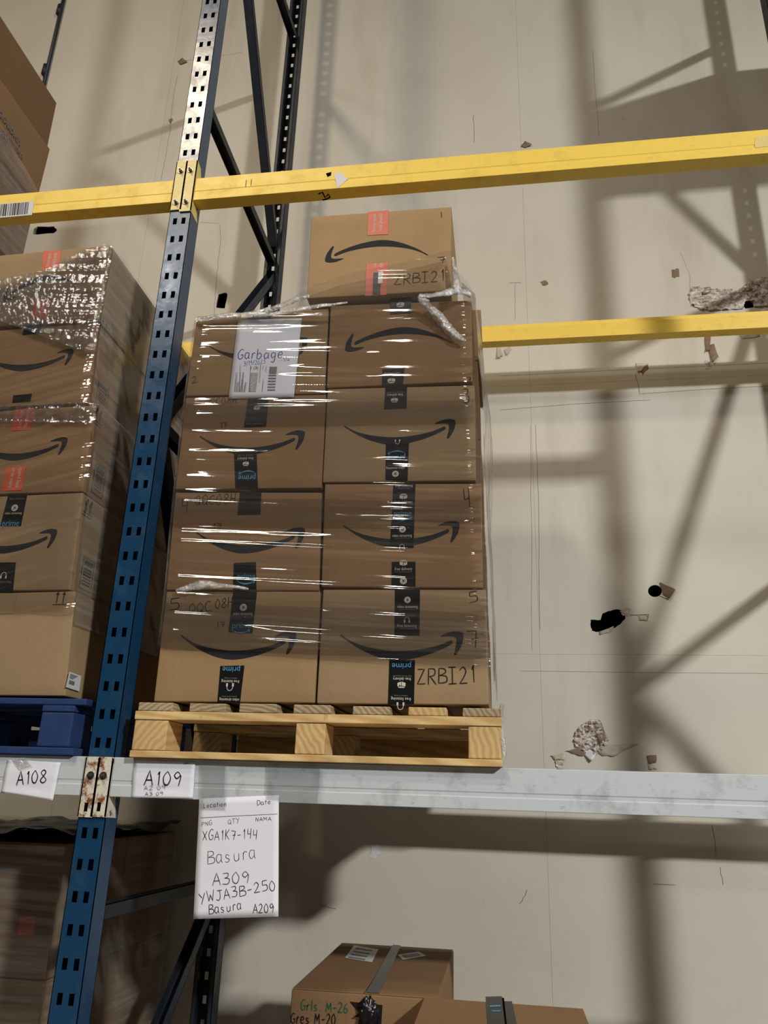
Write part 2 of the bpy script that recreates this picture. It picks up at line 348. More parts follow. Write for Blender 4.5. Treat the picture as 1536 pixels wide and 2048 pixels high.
# ------------------------------------------------------------ the setting
WY = 1.63
def pxpoly(pts, y): return [(P(u, v, y).x, P(u, v, y).z) for u, v in pts]
def z6(pts): return [(1040+a/4.097, 1080+b/4.097) for a, b in pts]
holes = [
  pxpoly([(1310+14*math.cos(t*math.pi/10), 1182+12*math.sin(t*math.pi/10)) for t in range(20)], WY),
  pxpoly(z6([(580, 655), (660, 655), (678, 600), (740, 578), (800, 566), (845, 575), (864, 605), (862, 650), (818, 688), (775, 718), (700, 742), (640, 755), (592, 745), (576, 705)]), WY),
  pxpoly([(437, 589), (452, 585), (455, 590), (450, 617), (432, 615)], WY),
  pxpoly([(68, 457), (75, 453), (108, 453), (114, 460), (108, 466), (75, 469), (66, 468)], WY),
  pxpoly([(1487, 612), (1490, 602), (1500, 600), (1508, 607), (1508, 615), (1490, 617)], WY),
]
def ragged(h, a):
    out = []; r = random.Random(len(h))
    for k in range(len(h)):
        p, q = h[k], h[(k+1) % len(h)]
        for t in (0, .35, .7): out.append((p[0]*(1-t)+q[0]*t+r.uniform(-a, a), p[1]*(1-t)+q[1]*t+r.uniform(-a, a)))
    return out
holes = [holes[0]]+[ragged(h, .0022) for h in holes[1:]]
wall = thing('wall_back', None, None, (0, WY, 0), kind='structure')
xs = [-7.2, -4.55, -2.11, -.75+1.30, 3.0, 5.4]; xs[3] = P(1072, 1100, WY).x
zs = [-1.7, P(1200, 1309, WY).z, P(1300, 760, WY).z, 4.0, 6.4, 8.2]
def rect_has(h, x0, x1, z0, z1): return all(x0 < a < x1 and z0 < b < z1 for a, b in h)
used = 0
for i in range(len(xs)-1):
    for j in range(len(zs)-1):
        x0, x1, z0, z1 = xs[i]+.0004, xs[i+1]-.0004, zs[j]+.0004, zs[j+1]-.0004
        hs = [h for h in holes if rect_has(h, x0, x1, z0, z1)]; used += len(hs)
        bm = bmesh.new(); loops = [[(x0, z0), (x1, z0), (x1, z1), (x0, z1)]]+hs; edges = []
        for lp in loops:
            vs = [bm.verts.new((a, WY, b)) for a, b in lp]
            edges += [bm.edges.new((vs[k], vs[(k+1) % len(vs)])) for k in range(len(vs))]
        bmesh.ops.triangle_fill(bm, edges=edges, use_beauty=True)
        for f in bm.faces:
            if f.normal.y > 0: f.normal_flip()
        bm.verts.ensure_lookup_table(); bm.verts.index_update()
        mb = MB(); mb.add([v.co.copy() for v in bm.verts], [[v.index for v in f.verts] for f in bm.faces])
        for e in bm.edges:
            if e.is_boundary:
                a, b = e.verts[0].co, e.verts[1].co; T = Vector((0, .013, 0)); mb.quad(a, b, b+T, a+T, 1)
        bm.free(); mb.build('drywall_sheet', [MWALL, MPAPERD], wall)
cav = MB().box((xs[0], WY+.10, zs[0]), (xs[-1], WY+.14, zs[-1])); cav.build('wall_cavity_shade', MDARK, wall)  # near-black backing: the shade inside the wall holes is put into its colour

def tear(pts, depth, seed, mat=MPLAST, name='torn_plaster', n=26, y=WY, amp=.012):
    """rough broken gypsum inside an outline"""
    pl = pxpoly(pts, y); X = [a for a, b in pl]; Z = [b for a, b in pl]
    gx = np.linspace(min(X), max(X), n); gz = np.linspace(min(Z), max(Z), max(8, int(n*(max(Z)-min(Z))/(max(X)-min(X)))))
    def inside(x, z):
        c = False
        for i in range(len(pl)):
            a, b = pl[i], pl[i-1]
            if (a[1] > z) != (b[1] > z) and x < (b[0]-a[0])*(z-a[1])/(b[1]-a[1])+a[0]: c = not c
        return c
    XX, ZZ = np.meshgrid(gx, gz); nz = vnoise(XX*55, ZZ*110, seed)+.5*vnoise(XX*140, ZZ*200, seed+1)
    YY = y-depth-amp*(nz+.3)
    mb = MB(); idx = {}
    for j in range(len(gz)-1):
        for i in range(len(gx)-1):
            if inside((gx[i]+gx[i+1])/2, (gz[j]+gz[j+1])/2):
                q = []
                for jj, ii in ((j, i), (j, i+1), (j+1, i+1), (j+1, i)):
                    if (jj, ii) not in idx: idx[(jj, ii)] = len(mb.v); mb.v.append((gx[ii], float(min(YY[jj, ii], y-.001)), gz[jj]))
                    q.append(idx[(jj, ii)])
                mb.f.append(tuple(q)); mb.mi.append(0)
    r = random.Random(seed); mb.v = [(a+r.uniform(-.002, .002), b, c+r.uniform(-.002, .002)) for a, b, c in mb.v]
    return mb.build(name, mat, wall, smooth=True)
def flap(pts, lift, mat=MPAPERB, name='paper_flap'):
    """loose facing paper; the first edge stays on the wall, the rest curls out with a ragged outline"""
    pl = [P(u, v, WY) for u, v in pts]; n = len(pl); r = random.Random(int(pts[0][0]*7+pts[0][1])); out = []
    e0 = (pl[0]+pl[1])/2; far = max((p-e0).length for p in pl)
    for k in range(n):
        a, b = pl[k], pl[(k+1) % n]
        for t in (0, .3, .62): 
            q = a.lerp(b, t); out.append(q+Vector((r.uniform(-1, 1), 0, r.uniform(-1, 1)))*(.0035 if t else .001))
    c = sum(pl, Vector())/n; mb = MB(); m_ = len(out)
    def z(p): d = min((p-pl[0]).length, (p-pl[1]).length, (p-e0).length)/far; return Vector((p.x, WY-.0012-lift*d*d, p.z))
    ring = [c.lerp(p, .55) for p in out]
    vs = [z(p) for p in out]+[z(p) for p in ring]+[z(c)]
    mb.add(vs, [(k, (k+1) % m_, m_+(k+1) % m_, m_+k) for k in range(m_)]+[(m_+k, m_+(k+1) % m_, 2*m_) for k in range(m_)])
    return mb.build(name, mat, wall, solid=.0008, smooth=True)
tear([(1148, 1480), (1152, 1462), (1165, 1448), (1185, 1438), (1202, 1442), (1208, 1462), (1218, 1480), (1200, 1492), (1205, 1500), (1190, 1510), (1170, 1502), (1150, 1495)], .001, 3, n=56, amp=.018)
flap([(1152, 1470), (1170, 1462), (1176, 1478), (1160, 1492), (1148, 1482)], .02, MPAPERB)
flap([(1168, 1448), (1184, 1440), (1180, 1462), (1170, 1466)], .018, MPAPERD)
flap([(1196, 1462), (1206, 1466), (1214, 1490), (1204, 1486)], .024, MLABEL)
flap([(1160, 1500), (1176, 1496), (1192, 1508), (1184, 1522), (1170, 1512)], .02, MLABEL)
flap([(1130, 1502), (1162, 1497), (1172, 1506), (1166, 1512), (1150, 1508)], .012, MPAPERD)
flap([(1205, 1490), (1278, 1488), (1250, 1500), (1230, 1512), (1205, 1512), (1190, 1503)], .02)
flap([(1100, 1512), (1132, 1504), (1131, 1518), (1110, 1520)], .012, MPAPERB)
tear([(1110, 1520), (1128, 1518), (1126, 1538), (1115, 1538)], .001, 8, n=10)
flap([(1186, 1440), (1200, 1440), (1212, 1476), (1200, 1488), (1188, 1466)], .015, MPAPERD)
flap([(1293, 1512), (1312, 1510), (1312, 1525), (1296, 1526)], .008, MPAPERD)
flap([(1296, 1530), (1314, 1532), (1312, 1538), (1298, 1538)], .01, MPAPERB)
flap([(1318, 1167), (1322, 1165), (1351, 1180), (1338, 1199), (1325, 1188)], .012, MPAPERD)
flap([(1198, 1263), (1228, 1252), (1222, 1264), (1200, 1270)], .01)
tear([(1240, 1222), (1256, 1214), (1266, 1222), (1262, 1232), (1245, 1232)], .000, 5, n=12, amp=.004)
flap([(1275, 1230), (1296, 1229), (1295, 1240), (1278, 1241)], .005, MPAPERB)
tear([(1378, 588), (1382, 575), (1410, 578), (1470, 583), (1487, 575), (1500, 562), (1545, 553), (1560, 556), (1560, 612), (1508, 616), (1505, 603), (1490, 601), (1486, 618), (1420, 622), (1400, 620), (1380, 608)], .002, 21, n=80, amp=.022)
flap([(1383, 600), (1400, 572), (1404, 590), (1392, 606)], .02, MPAPERB)
flap([(1398, 576), (1420, 574), (1422, 586), (1405, 592)], .018, MPAPERD)
flap([(1470, 584), (1500, 563), (1520, 572), (1490, 586)], .02, MPAPERD)
flap([(1409, 672), (1421, 671), (1419, 700), (1411, 706)], .012, MPAPERD)
flap([(1414, 692), (1428, 688), (1436, 715), (1424, 728)], .014, MPAPERD)
tear([(1409, 722), (1417, 722), (1425, 736), (1412, 738)], .001, 33, n=8, amp=.006)
flap([(1271, 727), (1294, 727), (1284, 742), (1273, 746)], .012, MPAPERB)
flap([(1280, 740), (1296, 728), (1296, 738), (1284, 750)], .008, MPAPERD)
flap([(993, 692), (1000, 692), (1006, 712), (994, 718)], .01, MPAPERB)
flap([(1008, 700), (1020, 692), (1022, 700), (1012, 712)], .01, MPAPERB)
flap([(1041, 294), (1050, 282), (1064, 292), (1052, 296)], .012, MPAPERD)
flap([(355, 123), (365, 116), (376, 125), (362, 130)], .01, MPAPERD)
flap([(338, 240), (342, 236), (346, 240), (341, 248)], .008, MPAPERD)
tear([(742, 1690), (758, 1688), (760, 1710), (755, 1718), (740, 1716), (742, 1700)], .000, 41, MLABEL, n=10, amp=.003)
tear([(1081, 563), (1094, 561), (1096, 570), (1085, 572)], 0, 51, MPAPERD, n=8, amp=.003)
tear([(1343, 540), (1357, 537), (1358, 553), (1346, 556)], 0, 52, MPAPERD, n=8, amp=.003)
flap([(1478, 672), (1516, 665), (1520, 673), (1486, 678)], .006, MPAPERB)
MSEAM = plain('seam_line', srgb(150, 138, 120), .8, .1, var=.35, sc=12)
def crack(pts, wd=.003, name='crack', mat=MPAPERD):
    mb = MB(); q = []
    pl = pxpoly(pts, WY)
    for i in range(len(pl)-1):
        for t in range(6):
            s_ = t/6; q.append((pl[i][0]*(1-s_)+pl[i+1][0]*s_+random.uniform(-.003, .003), pl[i][1]*(1-s_)+pl[i+1][1]*s_))
    q.append(pl[-1]); mb.ribbon(q, wd*.6, front(WY), .0012); mb.build(name, mat, wall)
crack([(440, 450), (442, 480), (436, 530), (431, 580), (428, 640)]); crack([(400, 444), (438, 447)], .002)
crack([(355, 150), (346, 200), (340, 260), (330, 320), (322, 360)]); crack([(366, 122), (440, 112), (484, 105)], .002)
crack([(1040, 1342), (1300, 1345), (1536, 1347)], .002, mat=MSEAM); crack([(1000, 752), (1200, 742), (1536, 726)], .002, mat=MSEAM)
crack([(1360, 505), (1378, 545), (1382, 590)], .0015); crack([(1185, 100), (1192, 200), (1198, 275)], .002)
crack([(947, 230), (948, 285)], .004); crack([(1071, 850), (1078, 1000), (1080, 1260)], .003, mat=MSEAM)
crack([(1062, 850), (1064, 1300)], .002, mat=MSEAM); crack([(1320, 1192), (1337, 1200)], .004, mat=MDARK)
crack([(1251, 1231), (1297, 1229), (1294, 1240)], .004, mat=MDARK); crack([(1271, 748), (1279, 786)], .004)
crack([(1278, 788), (1420, 778), (1536, 772)], .003, mat=MSEAM); crack([(1000, 820), (1150, 808), (1300, 800)], .003, mat=MSEAM); crack([(640, 1810), (672, 1818)], .003); crack([(1425, 1650), (1432, 1710)], .004, mat=plain('red_brown_scuff', srgb(150, 84, 74)))
crack([(1440, 1735), (1446, 1770)], .003); crack([(1030, 566), (1030, 640)], .002); crack([(1017, 566), (1042, 565)], .003)
crack([(1040, 1808), (1050, 1790), (1055, 1780)], .004); crack([(1305, 1768), (1350, 1770)], .003, mat=MPAPERD)
fl = MB().box((-7.2, -8, -1.78), (5.4, WY+.14, -1.7)).build('floor', MCONC); rootmesh(fl, None, None, kind='structure')

# conduit on the wall
cdt = thing('conduit', 'thin dark vertical pipe on the cream wall above the upper left cartons', 'pipe', (-3.12, WY-.02, 5.5))
a, b = P(127, 0, WY-.02), P(84, 185, WY-.02)
mb = MB(); mb.tube([a+(a-b)*1.5, b+(b-a)*.8], .014); mb.build('pipe', MNAVY, cdt, smooth=True)
for q in (P(119, 20, WY-.02), P(90, 140, WY-.02)):
    mb = MB(); mb.tube([q+Vector((0, 0, .05)), q-Vector((0, 0, .05))], .021); mb.build('coupling', MNAVY, cdt, smooth=True)

# ------------------------------------------------------------ pallet rack
CW, PITCH, CX = .0964, .0948, -1.0734
def column(parent, x0, yw, dirn, zlo, zhi, mat, name='column', closed=False):
    """perforated web at yw, flanges running dirn (+1 back / -1 front)"""
    mb = MB(); k0 = 3.5046
    xsl = [0, CW/2-.0285, CW/2-.0105, CW/2+.0105, CW/2+.0285, CW]; half = .0165
    kmin = int(math.ceil((zlo-k0)/PITCH)); kmax = int(math.floor((zhi-k0)/PITCH)); zcur = zlo; rows = []
    for k in range(kmin, kmax+1):
        zc = k0+k*PITCH; rows.append((zcur, zc-half, False)); rows.append((zc-half, zc+half, True)); zcur = zc+half
    rows.append((zcur, zhi, False))
    for a, b, sl in rows:
        if b-a < 1e-4: continue
        for i in range(5):
            if sl and i in (1, 3): continue
            q = [(x0+xsl[i], yw, a), (x0+xsl[i+1], yw, a), (x0+xsl[i+1], yw, b), (x0+xsl[i], yw, b)]
            mb.quad(*(q if dirn > 0 else reversed(q)))
    d = .085*dirn; lip = .018
    for xe, s_ in ((x0, 1), (x0+CW, -1)):
        q = [(xe, yw, zlo), (xe, yw, zhi), (xe, yw+d, zhi), (xe, yw+d, zlo)]
        mb.quad(*(q if s_*dirn > 0 else reversed(q)))
        q = [(xe, yw+d, zlo), (xe, yw+d, zhi), (xe+s_*lip, yw+d, zhi), (xe+s_*lip, yw+d, zlo)]
        mb.quad(*(q if s_*dirn > 0 else reversed(q)))
    if closed: mb.quad((x0, yw+d, zlo), (x0, yw+d, zhi), (x0+CW, yw+d, zhi), (x0+CW, yw+d, zlo))
    o = mb.build(name, mat, parent); md = o.modifiers.new('thick', 'SOLIDIFY'); md.thickness = .0025; md.offset = -1
    return o
def brace(parent, x, a, b, mat, s=.045):
    """open channel between two (y,z) points in the frame's plane"""
    A = Vector((x, a[0], a[1])); B = Vector((x, b[0], b[1])); d = (B-A).normalized(); n = Vector((1, 0, 0)); t = d.cross(n)
    mb = MB(); h = s/2
    pr = [(-h, -h), (h, -h), (h, h), (-h, h)]
    for (p, q) in ((0, 1), (1, 2), (3, 0)):
        f = lambda r, base: base+n*pr[r][0]+t*pr[r][1]
        mb.quad(f(p, A), f(q, A), f(q, B), f(p, B))
    o = mb.build('brace', mat, parent); md = o.modifiers.new('thick', 'SOLIDIFY'); md.thickness = .003
    return o
RY = 1.335
def frame(x0, label, fmat):
    t = thing('upright_frame', label, 'rack frame', (x0+CW/2, .6, -1.7), 'upright frames of the pallet rack')
    column(t, x0, 0, 1, -1.69, 6.2, MBLUE, closed=True)
    column(t, x0, RY, -1, -1.69, 6.2, MNAVY)
    x = x0+CW/2
    for z in (3.03, 1.33, -.44): brace(t, x, (.07, z), (1.27, z-.02), fmat)
    for a, b in (((1.25, 3.13), (.09, 4.62)), ((.09, 4.72), (1.26, 4.9)), ((1.25, 2.9), (.09, 1.36)), ((.09, 1.30), (1.25, -.36)), ((1.25, -.52), (.09, -1.5))): brace(t, x, a, b, fmat, .05)
    for y in (0.03, RY-.05):
        mb = MB().box((x0-.02, y-.06, -1.7), (x0+CW+.02, y+.08, -1.69)); mb.build('base_plate', MNAVY, t)
    return t
frame(CX, 'blue perforated steel upright frame between the wrapped stacks of cartons', MNAVY)
RX = CX+CW+3.05
frame(RX, 'dark upright frame whose rear post just enters the top right corner', MNAVY)

def beam_profile(h, rear=False):
    # (y, z from the top) outer face at y=0, step on the inside
    p = [(0, 0), (.042, 0), (.042, -.036), (.066, -.036), (.066, -h), (0, -h), (0, -h*.72), (.0016, -h*.69), (.0016, -h*.61), (0, -h*.58)]
    if rear: p = [(RY-.002-a, b) for a, b in p]
    return p
def bolt(mb, x, y, z, r=.0085):
    n = 6
    vs = [(x+r*math.cos(math.pi*k/3+.3), y, z+r*math.sin(math.pi*k/3+.3)) for k in range(6)]+[(x+r*.85*math.cos(math.pi*k/3+.3), y-.012, z+r*.85*math.sin(math.pi*k/3+.3)) for k in range(6)]
    mb.add(vs, [(k, (k+1) % 6, 6+(k+1) % 6, 6+k) for k in range(6)]+[tuple(range(11, 5, -1))][:1])
    mb.tube([(x, y-.010, z), (x, y-.022, z)], r*.5, 8); mb.tube([(x, y-.0005, z), (x, y-.003, z)], r*1.5, 14)
def beam(x0, x1, ztop, h, mat, cmat, label, rear=False, ends='LR', conn=(.05, .06), cz=None, bolts=()):
    t = thing('rack_beam', label, 'rack beam', ((x0+x1)/2, RY if rear else 0, ztop-h), 'load beams of the pallet rack')
    pr = beam_profile(h, rear); mb = MB()
    fr = Fr((x0, 0, ztop), (0, 1, 0), (0, 0, 1))      # normal = +x
    mb.prism(pr if not rear else list(reversed(pr)), fr, 0, x1-x0)
    mb.build('beam_tube', mat, t, bevel=.002)
    top, bot = cz or (ztop+.05, ztop-.17)
    for e in ends:
        xe = x0 if e == 'L' else x1; s = -1 if e == 'L' else 1       # column is on side s
        mb = MB(); y0 = -.007 if not rear else RY+.002; y1 = -.002 if not rear else RY+.007
        xa, xb = sorted((xe+s*.001, xe+s*(CW/2+.006)))
        if not rear:
            mb.prism([(xa, bot), (xb, bot), (xb, top-.004), (xb-.004, top), (xa+.004, top), (xa, top-.004)], front(0), .002, .007)
        else: mb.box((xa, y0, bot), (xb, y1, top))
        # side cheek along the column flange, flaring at its foot
        ch = [(-.007, top), (.035, top-.012), (.05, top-.05), (.05, bot+.05), (.072, bot-.004), (-.007, bot)]
        if rear: ch = [(RY-a, b) for a, b in ch]
        fr = Fr((xe+s*.001, 0, 0), (0, 1, 0), (0, 0, 1))
        cxs = sorted((0, s*.004)); mb.prism(ch, fr, cxs[0], cxs[1])
        c = mb.build('connector', cmat, t, bevel=.001)
        xm = (xa+xb)/2
        for bz in bolts:
            mb = MB(); bolt(mb, xm, -.007, bz); mb.build('bolt', MBOLT, c)
        if not rear and not len(bolts) == 2:
            mb = MB().box((xm-.006, -.0078, bot+.018), (xm+.006, -.0059, bot+.045)); mb.build('keyhole_slot', MDARK, c)
    return t
ZG, ZY, HG, HY = .046, 2.500, .125, .120
BX0, BX1 = CX+CW+.002, RX-.002; LX1 = CX-.002; LX0 = LX1-2.44
yb = (P(378, 344).z, P(370, 407).z)
gb = (P(196, 1551).z,)
bY = beam(BX0, BX1, ZY, HY, MYEL, MYEL2, 'long yellow front beam above the wrapped smiling cartons', ends='LR', cz=(P(382, 323).z, P(360, 425).z), bolts=yb)
bYL = beam(LX0, LX1, ZY, HY, MYEL, MYEL2, 'yellow front beam with a barcode sticker left of the blue post', ends='R', cz=(P(355, 325).z, P(345, 422).z), bolts=yb)
beam(BX0, BX1, ZY, HY, MYEL, MYEL, 'yellow rear beam near the wall right of the carton stack', rear=True)
beam(LX0, LX1, ZY, HY, MYEL, MYEL, 'yellow rear beam seen as a small bit between blue post and cartons', rear=True, ends='R')
bG = beam(BX0, BX1, ZG, HG, MGREY, MCONN, 'long grey front beam under the pine pallet', cz=(ZG, P(200, 1634).z), bolts=gb)
bGL = beam(LX0, LX1, ZG, HG, MGREY, MCONN, 'grey front beam under the blue pallet, left of the post', ends='R', cz=(ZG, P(165, 1634).z), bolts=gb)
beam(BX0, BX1, ZG, HG, MGREY, MGREY, 'grey rear beam hidden behind the long grey front beam', rear=True)
beam(LX0, LX1, ZG, HG, MGREY, MGREY, 'grey rear beam behind the blue pallet of the left bay', rear=True, ends='R')
# marks on the yellow beams
def pxquad(mb, pts, y, c=.001, mi=0):
    return mb.quad(*[Vector((P(u, v, y).x, y-c, P(u, v, y).z)) for u, v in (pts[3], pts[2], pts[1], pts[0])], mi)
hw(bY, '||', (485, 374), (505, 372), 14, MMARK, wd=.003)
st = pxquad(MB(), [(-14, 409), (69, 402), (64, 430), (-14, 437)], 0).build('barcode_sticker', MLABEL, bYL)
mb = MB(); r = random.Random(5); x = -14
while x < 60:
    wv = r.choice((1.2, 1.2, 2.2, 3)); f = lambda q, top: (409-(q+14)*.0843+1.5) if top else (437-(q+14)*.0843-2.5)
    pxquad(mb, [(x, f(x, 1)), (x+wv, f(x+wv, 1)), (x+wv-3, f(x+wv, 0)), (x-3, f(x, 0))], 0, .0018); x += wv+r.choice((1.2, 1.8, 2.6))
mb.build('barcode', MMARK, st)
mb = MB(); mb.poly(pxpoly([(667, 349), (680, 344), (696, 358), (690, 364), (674, 377), (672, 362)], 0), front(0), .001); mb.build('torn_sticker', MLABEL, bY)
mb = MB(); mb.poly(pxpoly([(652, 347), (663, 344), (662, 351), (655, 354)], 0), front(0), .001); mb.build('black_scuff', MDARK, bY)
q = [PZ(u, v, ZY-HY) for u, v in ((637, 388), (645, 384), (650, 395), (657, 388), (660, 394), (655, 397), (645, 400))]
mb = MB(); mb.ribbon([(p.x, p.y) for p in q], .008, Fr((0, 0, ZY-HY), (1, 0, 0), (0, -1, 0)), 0)
mb.v = [(a, -b if False else b, c) for a, b, c in mb.v]
mb = MB(); fr = Fr((0, 0, ZY-HY), (1, 0, 0), (0, -1, 0)); mb.ribbon([(p.x, -p.y) for p in q], .008, fr, .001); mb.build('marker_scribble', MDARK, bY)
q = MB(); pxquad(q, [(1509, 275), (1560, 270), (1560, 290), (1510, 296)], 0, .001); q.build('old_tape', MYEL2, bY)

# ------------------------------------------------------------ paper tags on the grey beam
def sheet(name, label, corners, y, mat, wav=.002, nx=14, nz=18, group=None, curl=.0, seed=3):
    c = [P(u, v, y) for u, v in corners]     # TL TR BR BL
    S, T = np.meshgrid(np.linspace(0, 1, nx), np.linspace(0, 1, nz))
    X = (c[0].x*(1-S)+c[1].x*S)*(1-T)+(c[3].x*(1-S)+c[2].x*S)*T
    Z = (c[0].z*(1-S)+c[1].z*S)*(1-T)+(c[3].z*(1-S)+c[2].z*S)*T
    Y = y-.0015+wav*(vnoise(S*1.7, T*5.3, seed))-curl*T*T
    mb = MB(); mb.grid(X[::-1], Y[::-1], Z[::-1]); loc = ((c[2].x+c[3].x)/2, y, (c[2].z+c[3].z)/2)
    t = thing(name, label, 'paper', loc, group)
    mb.build('paper_sheet', mat, t, smooth=True, solid=.0004)
    return t
t = sheet('paper_tag', 'white paper tag hand-lettered A108 on the left grey beam', [(15, 1519), (122, 1525), (106, 1601), (2, 1584)], -.001, MPAPER, .003, group='paper tags on the grey beams')
hw(t, 'A108', (33, 1570), (94, 1564), 26, MMARK, y=-.0036, wd=.0042, c=.0006)
mb = MB(); mb.poly(pxpoly([(27, 1517), (55, 1515), (66, 1530), (50, 1536), (42, 1540), (33, 1528)], 0), front(-.007), .001); mb.build('clear_tape', MFILMW, t)
t = sheet('paper_tag', 'white paper tag hand-lettered A109 on the long grey beam', [(268, 1519), (391, 1524), (386, 1597), (262, 1595)], -.001, MPAPER, .003, group='paper tags on the grey beams')
hw(t, 'A109', (288, 1570), (364, 1571), 28, MMARK, y=-.0036, wd=.0042, c=.0006)
hw(t, 'A2 09', (288, 1581), (332, 1578), 8, MPEN, y=-.0036, wd=.0014, c=.0006); hw(t, 'A3 09', (290, 1592), (327, 1590), 7, MPEN, y=-.0036, wd=.0014, c=.0006)
hw(t, '-', (366, 1530), (380, 1528), 5, MPEN, y=-.0036, wd=.002, c=.0006)
t = sheet('paper_notice', 'white hand-written inventory sheet hanging below the grey beam', [(399, 1597), (558, 1590), (557, 1833), (387, 1838)], -.004, MPAPER, .001, curl=.0)
def note(s, a, b, h, w_=.0022, mat=MMARK): hw(t, s, a, b, h, mat, y=-.0059, wd=w_, c=.0004)
note('Location', (407, 1616), (454, 1612), 10, .0016); note('Date', (514, 1611), (543, 1607), 10, .0016)
mb = MB(); mb.ribbon(pxpoly([(401, 1635.5), (478, 1631.5), (555, 1628)], -.0059), .0016, front(-.0059), .0004); mb.build('ruled_line', MGREYP, t)
note('PNG', (403, 1653), (425, 1649), 9, .0013, MPEN); note('QTY', (456, 1648), (479, 1645), 10, .0013, MPEN); note('NAMA', (511, 1643), (543, 1641), 8, .0015)
note('XGA1K7-144', (405, 1681), (516, 1678), 20); note('Basura', (415, 1729), (514, 1717), 27, .0021, MPEN)
note('A309', (425, 1771), (501, 1765), 24, .0024, MPEN); note('YWJA3B-250', (399, 1807), (553, 1779), 21, .0022)
note('Basura', (418, 1829), (485, 1819), 20); note('A209', (506, 1827), (549, 1825), 19, .0024)
for k, (q, lb) in enumerate((([(402, 1528), (455, 1529), (452, 1620), (400, 1618)], 'clear tape strip holding the inventory sheet to the grey beam'), ([(535, 1524), (645, 1530), (640, 1606), (533, 1598)], 'wide wrinkled clear tape patch on the grey beam right of the sheet'))):
    c = [P(u, v, -.006) for u, v in q]; S, T = np.meshgrid(np.linspace(0, 1, 24), np.linspace(0, 1, 24))
    X = (c[0].x*(1-S)+c[1].x*S)*(1-T)+(c[3].x*(1-S)+c[2].x*S)*T; Z = (c[0].z*(1-S)+c[1].z*S)*(1-T)+(c[3].z*(1-S)+c[2].z*S)*T
    Y = -.0095+(.004 if k else .001)*vnoise(S*9, T*9, 4)*(T if k else 1)
    rootmesh(MB().grid(X[::-1], Y[::-1], Z[::-1]).build('clear_tape', MCLEAR, smooth=True), lb, 'tape', 'clear tape on the grey beam')

# ------------------------------------------------------------ pallets
def pallet_blocks(label, x0, x1, y0, y1, zb, mats, boards, name='pallet'):
    t = thing(name, label, 'pallet', ((x0+x1)/2, (y0+y1)/2, zb), 'pallets on the rack')
    h0, h1, h2, h3 = zb+.022, zb+.121, zb+.150, zb+.180; me, ml, mblk = mats
    r = random.Random(3)
    for a, b in boards:
        mb = MB().box((a, y0+r.uniform(0, .006), h2+.001), (b, y1, h3-r.uniform(0, .003))); mb.build('deck_board', me[r.randint(0, len(me)-1)], t, bevel=.003)
    for yy in (y0+.001, (y0+y1)/2-.07, y1-.14):
        MB().box((x0, yy, h1+.001), (x1, yy+.14, h2)).build('stringer_board', ml, t, bevel=.0025)
        MB().box((x0, yy-.002, zb), (x1, yy+.138, h0)).build('bottom_board', ml, t, bevel=.0025)
        for (a, b) in ((x0+.002, x0+.12), (P(592, 1445, -.03).x, P(651, 1445, -.03).x) if x0 > -1 else ((x0+x1)/2-.06, (x0+x1)/2+.06), (x1-.105, x1-.003)):
            MB().box((a, yy+.003, h0+.001), (b, yy+.137, h1)).build('block', mblk, t, bevel=.004)
    MB().box((x0+.12, (y0+y1)/2+.14, h0+.001), (x1-.11, (y0+y1)/2+.165, h1-.001)).build('inner_board', ml, t, bevel=.002)
    return t
PY = -.03
bd = [(240+a/1.873, 240+b/1.873) for a, b in ((68, 197), (258, 395), (447, 587), (650, 789), (872, 1011), (1080, 1223), (1283, 1427))]
pallet_blocks('pine block pallet carrying the wrapped cartons on the long grey beam', -.910, .319, PY, 1.19, .047, ([MWOOD, MWOODG, MWOODG], MWOODX, MWOOD), [(P(a, 1413, PY).x, P(b, 1413, PY).x) for a, b in bd])
def pallet_blue(label, x0, x1, y0, y1, zb):
    t = thing('pallet', label, 'pallet', ((x0+x1)/2, (y0+y1)/2, zb), 'pallets on the rack')
    for k in range(6):
        yy = y0+k*(y1-y0-.12)/5; MB().box((x0, yy, zb+.166), (x1, yy+.12, zb+.188)).build('deck_board', MBLUEW, t, bevel=.004)
    for k in (0, 1, 2):
        xx = (x0, (x0+x1)/2-.06, x1-.16)[k]
        MB().box((xx, y0, zb+.143), (xx+.12, y1, zb+.165)).build('stringer_board', MBLUEW, t, bevel=.004)
        for yy in (y0+.002, (y0+y1)/2-.07, y1-.14): MB().box((xx, yy, zb+.026), (xx+.12, yy+.14, zb+.142)).build('block', MBLUEW, t, bevel=.006)
    MB().box((x0+.13, y1-.04, zb+.027), (x1-.17, y1-.015, zb+.141)).build('inner_board', MBLUEW, t)
    for yy in (y0, (y0+y1)/2-.06, y1-.12): MB().box((x0, yy, zb), (x1-.02, yy+.12, zb+.025)).build('bottom_board', MBLUEW, t, bevel=.004)
pallet_blue('blue painted wooden pallet under the left wrapped stack', -2.31, -1.098, -.02, 1.0, .047)

